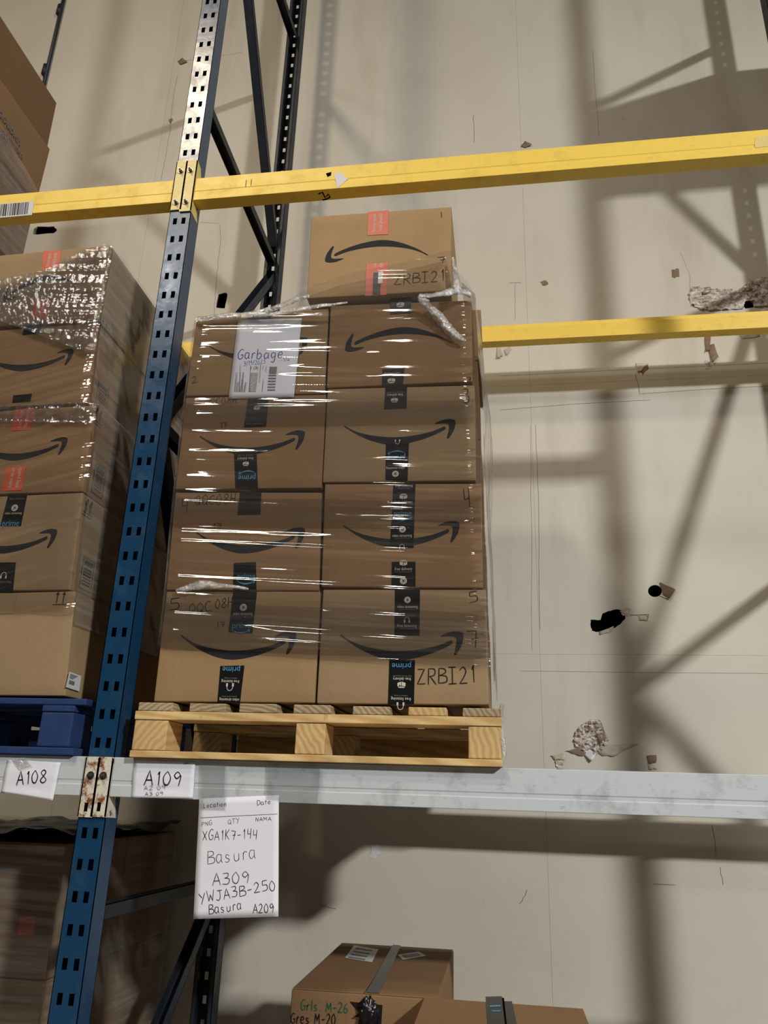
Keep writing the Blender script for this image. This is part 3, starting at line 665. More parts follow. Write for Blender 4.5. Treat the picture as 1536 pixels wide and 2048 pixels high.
# ------------------------------------------------------------ cartons
SM = [(0, 0), (.08, -.05), (.2, -.095), (.35, -.125), (.5, -.135), (.65, -.122), (.78, -.095), (.86, -.066), (.9, -.05), (.912, -.062), (.905, -.08), (.87, -.10), (.78, -.14), (.65, -.182), (.5, -.208), (.38, -.2), (.25, -.16), (.12, -.095), (.04, -.04), (0, -.012)]
AR = [(.815, -.018), (.87, .01), (.93, .023), (.985, .015), (1, -.012), (.988, -.08), (.96, -.135), (.938, -.166), (.922, -.162), (.935, -.11), (.943, -.055), (.932, -.026), (.89, -.018)]
def dense(pl, k=3):
    out = []
    n = len(pl); p = [Vector(q) for q in pl]
    for i in range(n):
        a, b, c, d = p[i-1], p[i], p[(i+1) % n], p[(i+2) % n]
        for j in range(k):
            t = j/k; out.append(tuple(.5*((2*b)+(c-a)*t+(2*a-5*b+4*c-d)*t*t+(3*b-a-3*c+d)*t**3)))
    return out
def smile(parent, a, b, y, mat=MINK, c=.0009, name='arrow_print', mb=None, flat=1.0):
    """a: tail tip, b: arrow side (x,z)"""
    d = Vector(b)-Vector(a); L_ = d.length; d.normalize(); n = Vector((-d.y, d.x))
    # mirrored writing keeps the arc below for left-to-right, above when turned half round
    m_ = mb or MB()
    for pl in (dense(SM, 3), dense(AR, 3)):
        m_.poly([(a[0]+(d.x*q[0]+n.x*q[1]*flat)*L_, a[1]+(d.y*q[0]+n.y*q[1]*flat)*L_) for q in pl], front(y), c)
    return m_.build(name, mat, parent) if mb is None else m_
def xz(u, v, y=0): p = P(u, v, y); return (p.x, p.z)

def carton(label, quad, y0, y1, mat, group=None, cat='box', name='carton', rad=.005, seed=0, bul=.003, n=9):
    """quad: BL BR TR TL as (x,z) of the front face"""
    BL, BR, TR, TL = quad; cx = (BL[0]+BR[0])/2
    t = thing(name, label, cat, (cx, (y0+y1)/2, min(BL[1], BR[1])), group)
    S = (abs(BR[0]-BL[0]), y1-y0, abs(TL[1]-BL[1]))
    def coords(L_): 
        r = rad/L_; return [0, r*.35, r, *[r+(1-2*r)*k/(n-1) for k in range(1, n-1)], 1-r, 1-r*.35, 1]
    A = [coords(s) for s in S]; bm = {}
    mb = MB(); rs = np.random.RandomState(seed+5); ph = rs.rand(6)*6
    def pt(p):
        key = tuple(round(c_*1e5) for c_ in p)
        if key in bm: return bm[key]
        q = [min(max(p[i]*S[i], rad), S[i]-rad) for i in range(3)]; e = Vector([p[i]*S[i]-q[i] for i in range(3)])
        if e.length > 0: e = e.normalized()*rad
        l = [(q[i]+e[i])/S[i] for i in range(3)]
        x, yy, z = l
        inn = [1-(2*c_-1)**2 for c_ in l]
        xb = (BL[0]*(1-x)+BR[0]*x)*(1-z)+(TL[0]*(1-x)+TR[0]*x)*z
        zb = (BL[1]*(1-z)+TL[1]*z)*(1-x)+(BR[1]*(1-z)+TR[1]*z)*x
        yb = y0+yy*(y1-y0)
        # gentle bulge of the side and rear panels, the front stays flat
        if x > .98: xb += bul*inn[1]*inn[2]*math.sin(ph[0]+2)*.8
        if x < .02: xb -= bul*inn[1]*inn[2]*.5
        if z > .98: zb -= 0
        bm[key] = len(mb.v); mb.v.append((xb, yb, zb)); return bm[key]
    for ax in range(3):
        o1, o2 = [(1, 2), (2, 0), (0, 1)][ax]
        for side in (0, 1):
            for i in range(len(A[o1])-1):
                for j in range(len(A[o2])-1):
                    q = []
                    for a_, b_ in ((i, j), (i+1, j), (i+1, j+1), (i, j+1)):
                        p = [0, 0, 0]; p[ax] = side; p[o1] = A[o1][a_]; p[o2] = A[o2][b_]; q.append(pt(p))
                    if not side: q.reverse()
                    if len(set(q)) >= 3: mb.f.append(tuple(dict.fromkeys(q))); mb.mi.append(0)
    mb.build('box_body', mat, t, smooth=True)
    return t
def tape(t, q, y=0.0, mat=MTAPE, c=.0016, name='tape'):
    mb = MB(); pl = pxpoly(q, y)
    xs_ = [a for a, b in pl]
    mb.prism(list(reversed(pl)), front(y), .0003, c); return mb.build(name, mat, t)
class Print:                                      # prints on a tape, positioned along it
    def __init__(s, parent, y=0.0, c=.0022, flip=False): s.p = parent; s.y = y; s.c = c; s.flip = flip; s.fr = front(y)
    def sc(s, u, v): return (P(u+1, v, s.y)-P(u, v, s.y)).length
    def txt(s, t, u, v, wpx, hpx, which='w'):
        k = s.sc(u, v); x, z = xz(u, v, s.y); mb = MB(); mb.text(t, s.fr, x, z, hpx*k*1.35, wpx*k, s.c, flip=s.flip); o = mb.build('fine_print' if which == 'g' else 'printed_words', {'w': MWHITEP, 'b': MBLUEP, 'g': MGREYP}[which], s.p); o['kind'] = 'stuff'
    def play(s, u, v, r=6.4):
        w = MB(); k = s.sc(u, v); x, z = xz(u, v, s.y); w.disc(x, z, r*k, s.fr, s.c, 20, r*k*.55)
        sg = -1 if s.flip else 1
        w.poly([(x-.55*r*k*1.0*sg*0+a*r*k*sg, z+b*r*k*sg) for a, b in ((-.55, .6), (-.25, .45), (-.25, -.45), (-.55, -.6))], s.fr, s.c)
        w.add([s.fr.p(x+a*r*k*sg, z+b*r*k*sg, s.c) for a, b in ((-.25, .45), (-.2, .8), (.5, .1), (.42, 0))], [(0, 3, 2, 1)])
        w.add([s.fr.p(x+a*r*k*sg, z+b*r*k*sg, s.c) for a, b in ((-.25, -.45), (-.2, -.8), (.5, -.1), (.42, 0))], [(0, 1, 2, 3)]); s.ic(w, 'play_icon')
    def phones(s, u, v, r=5.6):
        w = MB(); k = s.sc(u, v)*r; x, z = xz(u, v, s.y); sg = -1 if s.flip else 1
        w.ribbon([(x+k*.8*math.cos(a)*sg, z+(k*.9*math.sin(a)+k*.1)*sg) for a in np.linspace(-.3, math.pi+.3, 14)], k*.16, s.fr, s.c)
        for q in (-1, 1): w.ribbon([(x+q*k*.85*sg, z-k*1.0*sg), (x+q*k*.85*sg, z-k*.1*sg)], k*.5, s.fr, s.c)
        s.ic(w, 'headphones_icon')
    def boxicon(s, u, v, r=6.4):
        w = MB(); k = s.sc(u, v)*r; x, z = xz(u, v, s.y); sg = -1 if s.flip else 1
        f = lambda L_: w.poly([(x+a*k*sg, z+b*k*sg) for a, b in L_], s.fr, s.c)
        f([(-1, .35), (-.08, .2), (-.08, -.8), (-1, -.5)]); f([(.08, .2), (.35, .25), (.35, -.1), (.6, .05), (.6, .3), (1, .35), (1, -.5), (.08, -.8)]); f([(-.9, .5), (0, .38), (.9, .5), (.6, .72), (-.6, .72)]); s.ic(w, 'parcel_icon')
    def prime(s, u, v, wpx=31, arc=True):
        s.txt('prime', u, v, wpx, 12.5, 'b')
        k = s.sc(u, v); x, z = xz(u, v, s.y); sg = -1 if s.flip else 1
        if arc:
            L_ = wpx*k; a = (x-L_/2*sg, z-7.5*k*sg); b = (x+L_/2*sg, z-7.5*k*sg); w = MB(); smile(None, a, b, s.y, c=s.c, mb=w, flat=1.0); w.build('blue_arrow_print', MBLUEP, s.p)['kind'] = 'stuff'
    def ic(s, w, nm): w.build(nm, MWHITEP, s.p)['kind'] = 'stuff'
    def done(s): pass
def pxq(*p): return [xz(u, v, y) for (u, v), y in p]
GR, GLt, GS = 'cartons of the right column on the pine pallet', 'cartons of the left column on the pine pallet', 'cartons of the wrapped stack on the blue pallet'
D = .485
def Q(bl, br, tr, tl, y=0): return [xz(*bl, y), xz(*br, y), xz(*tr, y), xz(*tl, y)]
# --- right column
R1 = carton('bottom right carton with ZRBI21 in marker, standing on the pine pallet', Q((633, 1407), (978, 1410), (972, 1179), (646, 1179)), 0, D, MCARD[2], GR, seed=1)
tp = tape(R1, [(790, 1180), (840, 1180), (839, 1271), (789, 1271)]); p = Print(tp)
p.play(815, 1200); p.txt('video streaming', 815, 1214, 41, 6.5); p.txt('movies and tv shows', 815, 1219.5, 32, 3, 'g'); p.phones(814, 1240); p.txt('free listening', 814, 1252, 39, 6.5); p.txt('millions of songs', 814, 1258, 26, 3, 'g'); p.done()
tp = tape(R1, [(779, 1320), (830, 1320), (828, 1409), (776, 1409)]); p = Print(tp, flip=True)
p.prime(803, 1331, 38, False); p.txt('fast, free & convenient', 804, 1352, 37, 3, 'g'); p.txt('free delivery', 804, 1357.5, 36, 6.5); p.boxicon(803, 1370, 8); p.txt('millions of songs', 802, 1391.5, 27, 3, 'g'); p.txt('free listening', 802, 1397.5, 40, 6.5); p.phones(801, 1412, 7); p.done()
smile(R1, xz(683, 1270), xz(927, 1268), 0)
hw(R1, '5', (939, 1207), (960, 1204), 23, wd=.0035); hw(R1, '7', (939, 1300), (963, 1296), 40, wd=.0035)
hw(R1, 'ZRBI21', (834, 1369), (953, 1366), 32, wd=.004, seed=4)
R2 = carton('right column carton marked 4, black tape crossing its arrow print', Q((642, 1173), (966, 1176), (963, 966), (649, 967)), .004, D, MCARD[1], GR, seed=2)
tp = tape(R2, [(787, 967), (831, 967), (827, 1096), (780, 1096)], .004); p = Print(tp, .004)
p.txt('free listening', 808, 972, 35, 6); p.txt('millions of songs', 808, 977, 26, 3, 'g'); p.boxicon(807, 993, 7.5); p.txt('free delivery', 807, 1005, 34, 6.5); p.txt('fast, free & convenient', 807, 1010.5, 34, 3, 'g')
p.prime(806, 1028, 35); p.play(805, 1059, 6.8); p.txt('video streaming', 804, 1072, 40, 6.5); p.txt('movies and tv shows', 804, 1077, 31, 3, 'g'); p.phones(804, 1094, 5.5); p.done()
tp = tape(R2, [(784, 1124), (831, 1123), (831, 1173), (783, 1173)], .004); p = Print(tp, .004)
p.boxicon(807, 1126, 7.5); p.txt('free delivery', 807, 1138.5, 35, 6.5); p.txt('fast, free & convenient', 807, 1144, 34, 3, 'g'); p.play(807, 1162, 7); p.done()
smile(R2, xz(688, 1050), xz(919, 1046), .004)
hw(R2, '4', (930, 1019), (946, 1017), 42, y=.004, wd=.0035)
R3 = carton('right column carton marked 3, upside-down prints on its tape', Q((645, 965), (952, 961), (949, 770), (655, 778)), .0, D, MCARD[2], GR, seed=3)
tp = tape(R3, [(771, 776), (814, 774), (813, 817), (768, 819)]); p = Print(tp, flip=True)
p.txt('fast, free & convenient', 790, 785, 32, 3, 'g'); p.txt('free delivery', 790, 790, 32, 6.5); p.boxicon(789, 801, 6.8); p.done()
tp = tape(R3, [(772, 880), (818, 881), (815, 962), (771, 960)]); p = Print(tp, flip=True)
p.phones(795, 884, 5); p.prime(793, 915, 35); p.txt('movies and tv shows', 791, 931, 31, 3, 'g'); p.txt('video streaming', 791, 936.5, 38, 6); p.play(791, 948, 6.6); p.done()
smile(R3, xz(690, 852), xz(911, 842), 0)
hw(R3, '3', (926, 809), (941, 808), 32, wd=.0035)
R4 = carton('right column carton just under the top one, arrow print pointing left', Q((653, 776), (945, 763), (943, 600), (661, 611)), .0, D, MCARD[1], GR, seed=4)
tp = tape(R4, [(780, 591), (822, 589), (822, 626), (781, 629)]); p = Print(tp, flip=True); p.boxicon(801, 610, 7.5); p.txt('free delivery', 801, 621, 28, 6); p.done()
tp = tape(R4, [(765, 739), (809, 737), (806, 769), (764, 771)]); p = Print(tp, flip=True); p.txt('video streaming', 785, 747, 32, 5); p.txt('movies and tv shows', 785, 752, 30, 3, 'g'); p.boxicon(783, 762, 7.5); p.done()
smile(R4, xz(903, 687), xz(690, 700), 0)
hw(R4, '7', (934, 764), (944, 763), 10, wd=.003)
Y5 = -.03
R5 = carton('topmost carton of the right stack, orange tape and ZRBI21 in marker', Q((613, 597), (902, 581), (903, 413), (623, 433), Y5), Y5, Y5+.47, MCARDLIT, GR, seed=5)
def otape(t, q, y, lines=()):
    tp = tape(t, q, y, MORANGE)
    for (u, v, ln, tx) in lines:
        mb = MB(); x, z = xz(u, v, y); k = (P(u+1, v, y)-P(u, v, y)).length
        fr = Fr((x, y, z), (0, 0, -1), (1, 0, 0)); mb.text(tx, fr, 0, 0, 9*k*1.3, ln*k, .0022); mb.build('printed_words', MWHITEP, tp)['kind'] = 'stuff'
    return tp
otape(R5, [(736, 424), (777, 421), (776, 469), (735, 471)], Y5, [(762, 446, 44, 'spend less.'), (749, 447, 44, 'smile more.')])
tp = otape(R5, [(733, 528), (776, 526), (773, 590), (730, 592)], Y5, [(763, 531, 9, 'sp'), (750, 532, 9, 'sm')])
pxquad(MB(), [(747, 546), (763, 545), (760, 590), (745, 590)], Y5, .0024).build('black_tape_piece', MTAPE, tp)
pxquad(MB(), [(757, 544), (767, 543), (765, 567), (756, 568)], Y5, .003).build('barcode_label', MLABEL, tp)
smile(R5, xz(855, 511, Y5), xz(650, 522, Y5), Y5)
hw(R5, '|', (879, 436), (886, 435), 12, y=Y5, wd=.003); hw(R5, '7', (876, 528), (893, 526), 14, y=Y5, wd=.0032)
hw(R5, 'ZRBI21', (788, 570), (891, 562), 21, y=Y5, wd=.0038, seed=4)
# --- left column
L1 = carton('bottom left carton marked 5 QQC 08H, standing on the pine pallet', Q((307, 1403), (629, 1406), (641, 1183), (333, 1183)), 0, D, MCARD[0], GLt, seed=6)
tp = tape(L1, [(467, 1184), (514, 1184), (505, 1267), (457, 1264)]); p = Print(tp)
p.play(487, 1215, 7); p.txt('video streaming', 486, 1228, 39, 6); p.prime(483, 1252, 36); p.done()
tp = tape(L1, [(441, 1332), (489, 1331), (480, 1406), (435, 1406)]); p = Print(tp, flip=True)
p.prime(463, 1338, 35, False); p.txt('millions of songs', 462, 1356.5, 26, 3, 'g'); p.txt('free listening', 461, 1362.5, 36, 6); p.phones(460, 1374, 7); p.txt('movies and tv shows', 459, 1393, 30, 3, 'g'); p.txt('video streaming', 459, 1399, 40, 6); p.done()
smile(L1, xz(363, 1270), xz(593, 1268), 0)
hw(L1, '5', (338, 1222), (362, 1220), 25, wd=.0038); hw(L1, 'QQC', (378, 1225), (423, 1222), 20, wd=.003); hw(L1, '08H', (430, 1216), (466, 1214), 20, wd=.0032); hw(L1, '17', (431, 1256), (450, 1255), 12, wd=.0025)
L2 = carton('left column carton marked 4 QQC08H, second from the pallet', Q((331, 1180), (637, 1181), (643, 984), (350, 984)), .004, D, MCARD[1], GLt, seed=7)
tape(L2, [(480, 985), (523, 985), (521, 1029), (475, 1030)], .004)
tp = tape(L2, [(468, 1126), (512, 1124), (513, 1181), (466, 1181)], .004); p = Print(tp, .004); p.prime(493, 1154, 36); p.done()
smile(L2, xz(391, 1062), xz(610, 1059), .004)
hw(L2, '4', (362, 1028), (380, 1026), 32, y=.004, wd=.0034); hw(L2, 'QQC08H', (390, 1010), (472, 1008), 20, y=.004, wd=.0032); hw(L2, '17', (424, 1060), (444, 1059), 13, y=.004, wd=.0028)
L3 = carton('left column carton below the garbage note, arrow print pointing right', Q((350, 979), (643, 976), (652, 789), (372, 795)), .0, D, MCARD[1], GLt, seed=8)
tp = tape(L3, [(497, 794), (538, 793), (532, 853), (488, 855)]); p = Print(tp); p.boxicon(514, 816, 6); p.txt('free delivery', 510, 848, 34, 5, 'g'); p.done()
tp = tape(L3, [(468, 900), (513, 900), (516, 977), (471, 977)]); p = Print(tp, flip=True)
p.txt('millions of songs', 491, 911, 28, 3, 'g'); p.txt('free delivery', 491, 917, 32, 6); p.boxicon(492, 928, 6); p.prime(494, 955, 34); p.done()
smile(L3, xz(401, 872), xz(610, 865), 0)
hw(L3, '3 QQC08H', (392, 812), (474, 806), 13, wd=.0026); hw(L3, '17', (440, 856), (454, 854), 11, wd=.0028)
L4 = carton('top left carton behind the white garbage note', Q((371, 792), (649, 787), (657, 617), (394, 632)), .0, D, MCARD[0], GLt, seed=9)
smile(L4, xz(420, 692), xz(616, 678), 0)
tape(L4, [(497, 626), (541, 623), (540, 640), (495, 642)]); hw(L4, '2', (384, 768), (396, 765), 14, wd=.0026)
# note under the film
t = sheet('paper_notice', 'white note reading Garbage with shipping barcodes, under the wrap', [(476, 641), (604, 637), (588, 795), (457, 797)], -.004, MPAPER, .001)
hw(t, 'Garbage', (475, 718), (567, 716), 19, MBLUEI, y=-.0059, c=.0004, wd=.0036); hw(t, '3/19/2023', (487, 732), (531, 727), 9, MBLUEI, y=-.0059, c=.0004, wd=.0016); hw(t, '-1/a', (561, 724), (580, 721), 7, MBLUEI, y=-.0059, c=.0004, wd=.0016)
def gq(pts): return [(440+a/8.533, 620+b/8.533) for a, b in pts]
nb = N('stacked_barcode'); ck = nb.noise(900, det=0); nb.princ(nb.ramp(ck, [(.45, g(.03)), (.55, g(.75))]), .5)
pxquad(MB(), gq([(527, 1075), (650, 1075), (610, 1395), (487, 1395)]), -.0059, .001).build('stacked_barcode', nb.m, t)
pxquad(MB(), gq([(850, 970), (975, 970), (962, 1085), (838, 1085)]), -.0059, .001).build('barcode_block', MGREYP, t)
mb = MB()
for k in range(6):
    v = 1105+k*50; u = 832-k*4; pxquad(mb, gq([(u, v), (u+130, v), (u+125, v+22), (u-5, v+22)]), -.0059, .001)
mb.build('barcode_lines', MGREYP, t)
mb = MB(); rr = random.Random(2)
for k in range(16):
    u = 240+k*14+rr.uniform(-4, 4) if k < 14 else 700+k; v0 = rr.choice((1180, 1230, 1060, 1290)); pxquad(mb, gq([(u+22, v0), (u+27, v0), (u+5, 1400), (u, 1400)]), -.0059, .001)
for (u, v0, v1) in ((345, 940, 1390), (520, 940, 1390), (690, 930, 1240), (740, 950, 1010), (790, 960, 1060)): pxquad(mb, gq([(u, v0), (u+6, v0), (u-14, v1), (u-20, v1)]), -.0059, .001)
mb.build('fine_print', MGREYP, t)
pm = MB(); pm.text('1 (3)', Fr((0, -.0059, 0), (1, 0, 0), (0, 0, 1)), *xz(510, 738), .018, .03, .001); pm.build('printed_number', MMARK, t)
# --- rear row on the pine pallet
GB = 'cartons of the rear row on the pine pallet'
RLAB = (('lowest left carton of the hidden rear row on the pine pallet', 'lowest right carton of the hidden rear row on the pine pallet'), ('rear row carton behind the left one lettered QQC08H', 'rear row carton behind the right one whose arrow print is crossed by tape'),
        ('rear row carton behind the left arrow print below the garbage note', 'rear row carton behind the right one with the numeral 3'), ('rear row carton directly behind the white garbage note', 'rear row carton behind the one that carries the topmost carton'))
zz = [.236, .627, 1.02, 1.413, 1.806]
for k in range(4):
    for j, (a, b) in enumerate(((-.87, -.30), (-.29, .278))):
        s = -.010*k
        c = carton(RLAB[k][j], [(a+s, zz[k]), (b+s, zz[k]), (b+s-.004, zz[k+1]-.006), (a+s-.004, zz[k+1]-.006)], .492, .97, MCARD[(j+k) % 3], GB, n=4)
ct = carton('rear carton rising beside the wrapped stack, right of the topmost carton', [(-.31, 1.808), (.258, 1.808), (.262, 2.075), (-.31, 2.075)], .5, .97, MCARD[0], GB, n=4)

# --- wrapped stack on the blue pallet (right edge in view)
YS = 0.0
ed = [((130, 1392), (150, 1182)), ((140, 1180), (166, 985)), ((165, 983), (190, 810)), ((175, 806), (196, 645)), ((196, 640), (222, 490))]
lab = ['bottom carton on the blue pallet with a white shipping label on its side', 'left stack carton second from the blue pallet, play icon on black tape', 'left stack carton with orange tapes, third from the blue pallet', 'left stack carton below the topmost, arrow print pointing right', 'topmost carton of the left wrapped stack under crinkled film']
S_ = []
for k, (b, tt) in enumerate(ed):
    pb, pt_ = P(*b), P(*tt); x0 = pb.x-.572; zl = zz[k]+.010
    zl = pb.z; zh = pt_.z
    c = carton(lab[k], [(pb.x-.572, zl-.004), (pb.x, zl), (pt_.x, zh), (pt_.x-.572, zh-.012)], YS, YS+.49, MCARD[(2, 2, 1, 1, 2)[k]], GS, seed=20+k)
    S_.append((c, pb, pt_))
    carton(f"rear carton behind the {('bottom', 'second', 'third', 'fourth', 'topmost')[k]} carton of the left wrapped stack", [(pb.x-.572, zl-.004), (pb.x, zl), (pt_.x-.004, zh-.004), (pt_.x-.572, zh-.012)], YS+.496, YS+.985, MCARD[1], 'rear cartons of the stack on the blue pallet', n=4)
s1, s2, s3, s4, s5 = [a[0] for a in S_]
smile(s5, xz(151, 568), xz(6, 602), 0, flat=1.2)
otape(s5, [(87, 502), (123, 500), (118, 537), (84, 540)], 0, [(110, 520, 30, 'spend less.'), (98, 521, 30, 'smile more.')]); otape(s5, [(66, 604), (98, 600), (95, 640), (62, 640)], 0, [(86, 621, 30, 'spend less.'), (75, 621, 30, 'smile more.')])
tape(s4, [(50, 652), (84, 649), (80, 667), (45, 670)]); tape(s4, [(27, 791), (64, 788), (61, 803), (25, 806)])
b = P(148, 701); smile(s4, (b.x-.40, b.z-.005), (b.x, b.z), 0)
otape(s3, [(30, 820), (70, 816), (60, 860), (22, 862)], 0, [(55, 839, 36, 'spend less.'), (43, 839, 36, 'smile more.')]); otape(s3, [(13, 935), (53, 932), (43, 981), (3, 982)], 0, [(38, 956, 40, 'spend less.'), (24, 957, 40, 'smile more.')])
b = P(136, 878); smile(s3, (b.x-.40, b.z-.005), (b.x, b.z), 0)
tp = tape(s2, [(17, 990), (55, 988), (42, 1052), (1, 1052)]); p = Print(tp); p.txt('free delivery', 35, 998, 30, 4, 'g'); p.play(30, 1016, 6.5); p.txt('video streaming', 27, 1027, 34, 5); p.prime(22, 1048, 33, False); p.done()
tp = tape(s2, [(-12, 1125), (32, 1125), (26, 1183), (-18, 1183)]); p = Print(tp); p.phones(8, 1151, 6); p.txt('free listening', 6, 1164, 34, 5, 'g'); p.done()
b = P(115, 1062); smile(s2, (b.x-.40, b.z-.005), (b.x, b.z), 0)
pxquad(MB(), [(-12, 1186), (35, 1187), (27, 1227), (-12, 1229)], 0, .001).build('pale_tape', MCARD[2], s1)
def uparrows(mb, fr, h):
    for dx in (-.28*h, .28*h):
        mb.ribbon([(dx, -.4*h), (dx, .35*h)], .09*h, fr, .001); mb.poly([(dx-.16*h, .3*h), (dx+.16*h, .3*h), (dx, .62*h)], fr, .001)
    mb.ribbon([(-.6*h, -.5*h), (.6*h, -.5*h)], .07*h, fr, .001)
mb = MB(); q = P(121, 1197); uparrows(mb, Fr(q, (1, 0, 0), (0, 0, 1)), .045); mb.build('up_arrows_print', MINK, s1)
for (c, pb, pt_), v, u in zip(S_, (None, 1015, 832, 655, None), (None, 178, 197, 208, None)):
    if v is None: continue
    xm = (pb.x+pt_.x)/2+.004
    q = PX(u, v, xm+.002); fr = Fr((xm+.0015, q.y, q.z), (0, 1, 0), (0, 0, 1)); mb = MB(); uparrows(mb, fr, .055); mb.build('up_arrows_print', MINK, c)
    fr = Fr((xm+.0015, .06, pb.z+.085), (0, 1, 0), (0, 0, 1)); mb = MB()
    mb.ribbon([(0, -.06), (.085, -.06), (.085, .06), (0, .06), (0, -.06)], .004, fr, .001); mb.poly([(.01, .035), (.075, .035), (.075, .05), (.01, .05)], fr, .001)
    for i in range(6): mb.ribbon([(.012, .02-i*.012), (.073, .02-i*.012)], .004, fr, .001)
    mb.build('box_certificate_print', MINK, c)
xm = S_[0][1].x+.003
qq = [PX(u, v, xm) for u, v in ((138, 1343), (162, 1352), (158, 1383), (131, 1374))]
mb = MB(); mb.quad(*[q+Vector((.001, 0, 0)) for q in reversed(qq)]); sl = mb.build('shipping_label', MLABEL, s1)
mb = MB(); o = qq[0]; eu = (qq[1]-qq[0]); ev = (qq[3]-qq[0])
for i in range(9): a = o+eu*.15+ev*(.5+.0*i)+eu*(.05*i); mb.quad(a+Vector((.002, 0, 0)), a+eu*.03+Vector((.002, 0, 0)), a+eu*.03+ev*.25+Vector((.002, 0, 0)), a+ev*.25+Vector((.002, 0, 0)))
for i in range(4): a = o+eu*.12+ev*(.12+.08*i); mb.quad(a+Vector((.002, 0, 0)), a+eu*(.6-.1*i)+Vector((.002, 0, 0)), a+eu*(.6-.1*i)+ev*.03+Vector((.002, 0, 0)), a+ev*.03+Vector((.002, 0, 0)))
mb.build('barcode', MINK, sl)

# --- big cartons on the upper level of the left bay
XU = -2.4; GU = 'big cartons above the yellow beam at the upper left'
pt0 = PX(112, 204, XU); 
pallet_blue('pallet under the big upper left cartons, above the left yellow beam', -3.6, XU-.02, -.02, 1.0, ZY+.001)
zb0 = ZY+.190
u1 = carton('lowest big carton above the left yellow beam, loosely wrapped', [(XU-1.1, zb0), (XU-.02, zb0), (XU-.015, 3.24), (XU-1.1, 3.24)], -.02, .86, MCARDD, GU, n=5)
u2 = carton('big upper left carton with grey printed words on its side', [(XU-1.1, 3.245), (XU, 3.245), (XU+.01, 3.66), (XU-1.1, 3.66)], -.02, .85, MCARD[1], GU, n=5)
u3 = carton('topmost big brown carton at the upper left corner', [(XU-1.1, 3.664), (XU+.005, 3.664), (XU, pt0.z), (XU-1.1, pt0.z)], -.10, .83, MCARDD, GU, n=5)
for tx, a, b, h in (('a doubles', (-12, 205), (42, 287), .085), ('part. comunes', (-22, 225), (46, 312), .085), ('ture', (-5, 252), (14, 284), .075)):
    a, b = PX(*a, XU+.013), PX(*b, XU+.013); d = b-a; fr = Fr((a+b)/2, d, Vector((1, 0, 0)).cross(d)); mb = MB(); mb.text(tx, fr, 0, 0, h, d.length, .003)
    mb.build('printed_words', MGREYP, u2)['kind'] = 'stuff'
# unseen load put into the next bay to cast the shadow on the upper right wall
NX0, NX1 = RX+CW+.002, RX+CW+2.44
ZN = 4.20
beam(NX0, NX1, ZN, HY, MYEL, MYEL2, 'unseen yellow front beam of the next bay, holding the shadow-casting load', ends='L', cz=(ZN+.05, ZN-.17))
beam(NX0, NX1, ZN, HY, MYEL, MYEL, 'unseen yellow rear beam of the next bay, holding the shadow-casting load', rear=True, ends='L')
pallet_blue('unseen pallet under the shadow-casting load beyond the right edge', NX0+.03, NX0+1.23, -.02, 1.1, ZN+.001)
carton('unseen big low carton put beyond the right edge to cast a shadow', [(NX0+.05, ZN+.193), (NX0+1.2, ZN+.193), (NX0+1.2, ZN+.52), (NX0+.05, ZN+.52)], 0, 1.08, MCARDD, None, n=4)

# --- cartons on the lower level
GLow = 'loose cartons below the grey beam at the bottom'
ZA = -.65
fa = [PZ(583, 1976, ZA), PZ(876, 1996, ZA), PZ(912, 1900, ZA), PZ(694, 1885, ZA)]
yA0 = (fa[0].y+fa[1].y)/2; yA1 = (fa[2].y+fa[3].y)/2
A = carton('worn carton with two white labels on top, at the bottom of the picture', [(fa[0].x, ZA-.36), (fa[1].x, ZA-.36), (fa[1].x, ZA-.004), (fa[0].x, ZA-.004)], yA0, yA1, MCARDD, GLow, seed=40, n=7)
def flaps(t, x0, x1, y0, y1, z):
    xm = (x0+x1)/2
    for a, b in ((x0+.003, xm-.002), (xm+.002, x1-.003)): MB().box((a, y0+.002, z-.0038), (b, y1-.002, z)).build('top_flap', MCARDD, t, bevel=.0015)
def topquad(mb, pts, z, c=.0015): return mb.quad(*[PZ(u, v, z)+Vector((0, 0, c)) for u, v in (pts[3], pts[2], pts[1], pts[0])])
flaps(A, fa[0].x, fa[1].x, yA0, yA1, ZA)
topquad(MB(), [(786, 1890), (802, 1892), (758, 1988), (732, 1986)], ZA, .002).build('grey_tape', plain('grey_worn_tape', srgb(72, 76, 76), .3, .5, var=.4, sc=60, bump=.5), A)
tl = topquad(MB(), [(708, 1891), (757, 1899), (744, 1925), (690, 1916)], ZA, .001).build('shipping_label', MLABEL, A)
mb = MB(); 
for k in range(4): topquad(mb, [(712-k*4.5, 1896+k*6), (745-k*4.5, 1901+k*6), (743-k*4.5, 1903+k*6), (710-k*4.5, 1898+k*6)], ZA, .002)
mb.build('barcode', MGREYP, tl)
tl = topquad(MB(), [(795, 1910), (837, 1904), (853, 1912), (806, 1920)], ZA, .001).build('small_label', MLABEL, A)
topquad(MB(), [(803, 1911), (835, 1907), (842, 1911), (810, 1916)], ZA, .002).build('barcode', MGREYP, tl)
hw(A, 'Grls. M-26', (602, 2020), (697, 2026), 20, MGREENI, y=yA0, wd=.004, seed=2); hw(A, 'Gres M-20', (582, 2046), (672, 2050), 21, MMARK, y=yA0, wd=.004, seed=3)
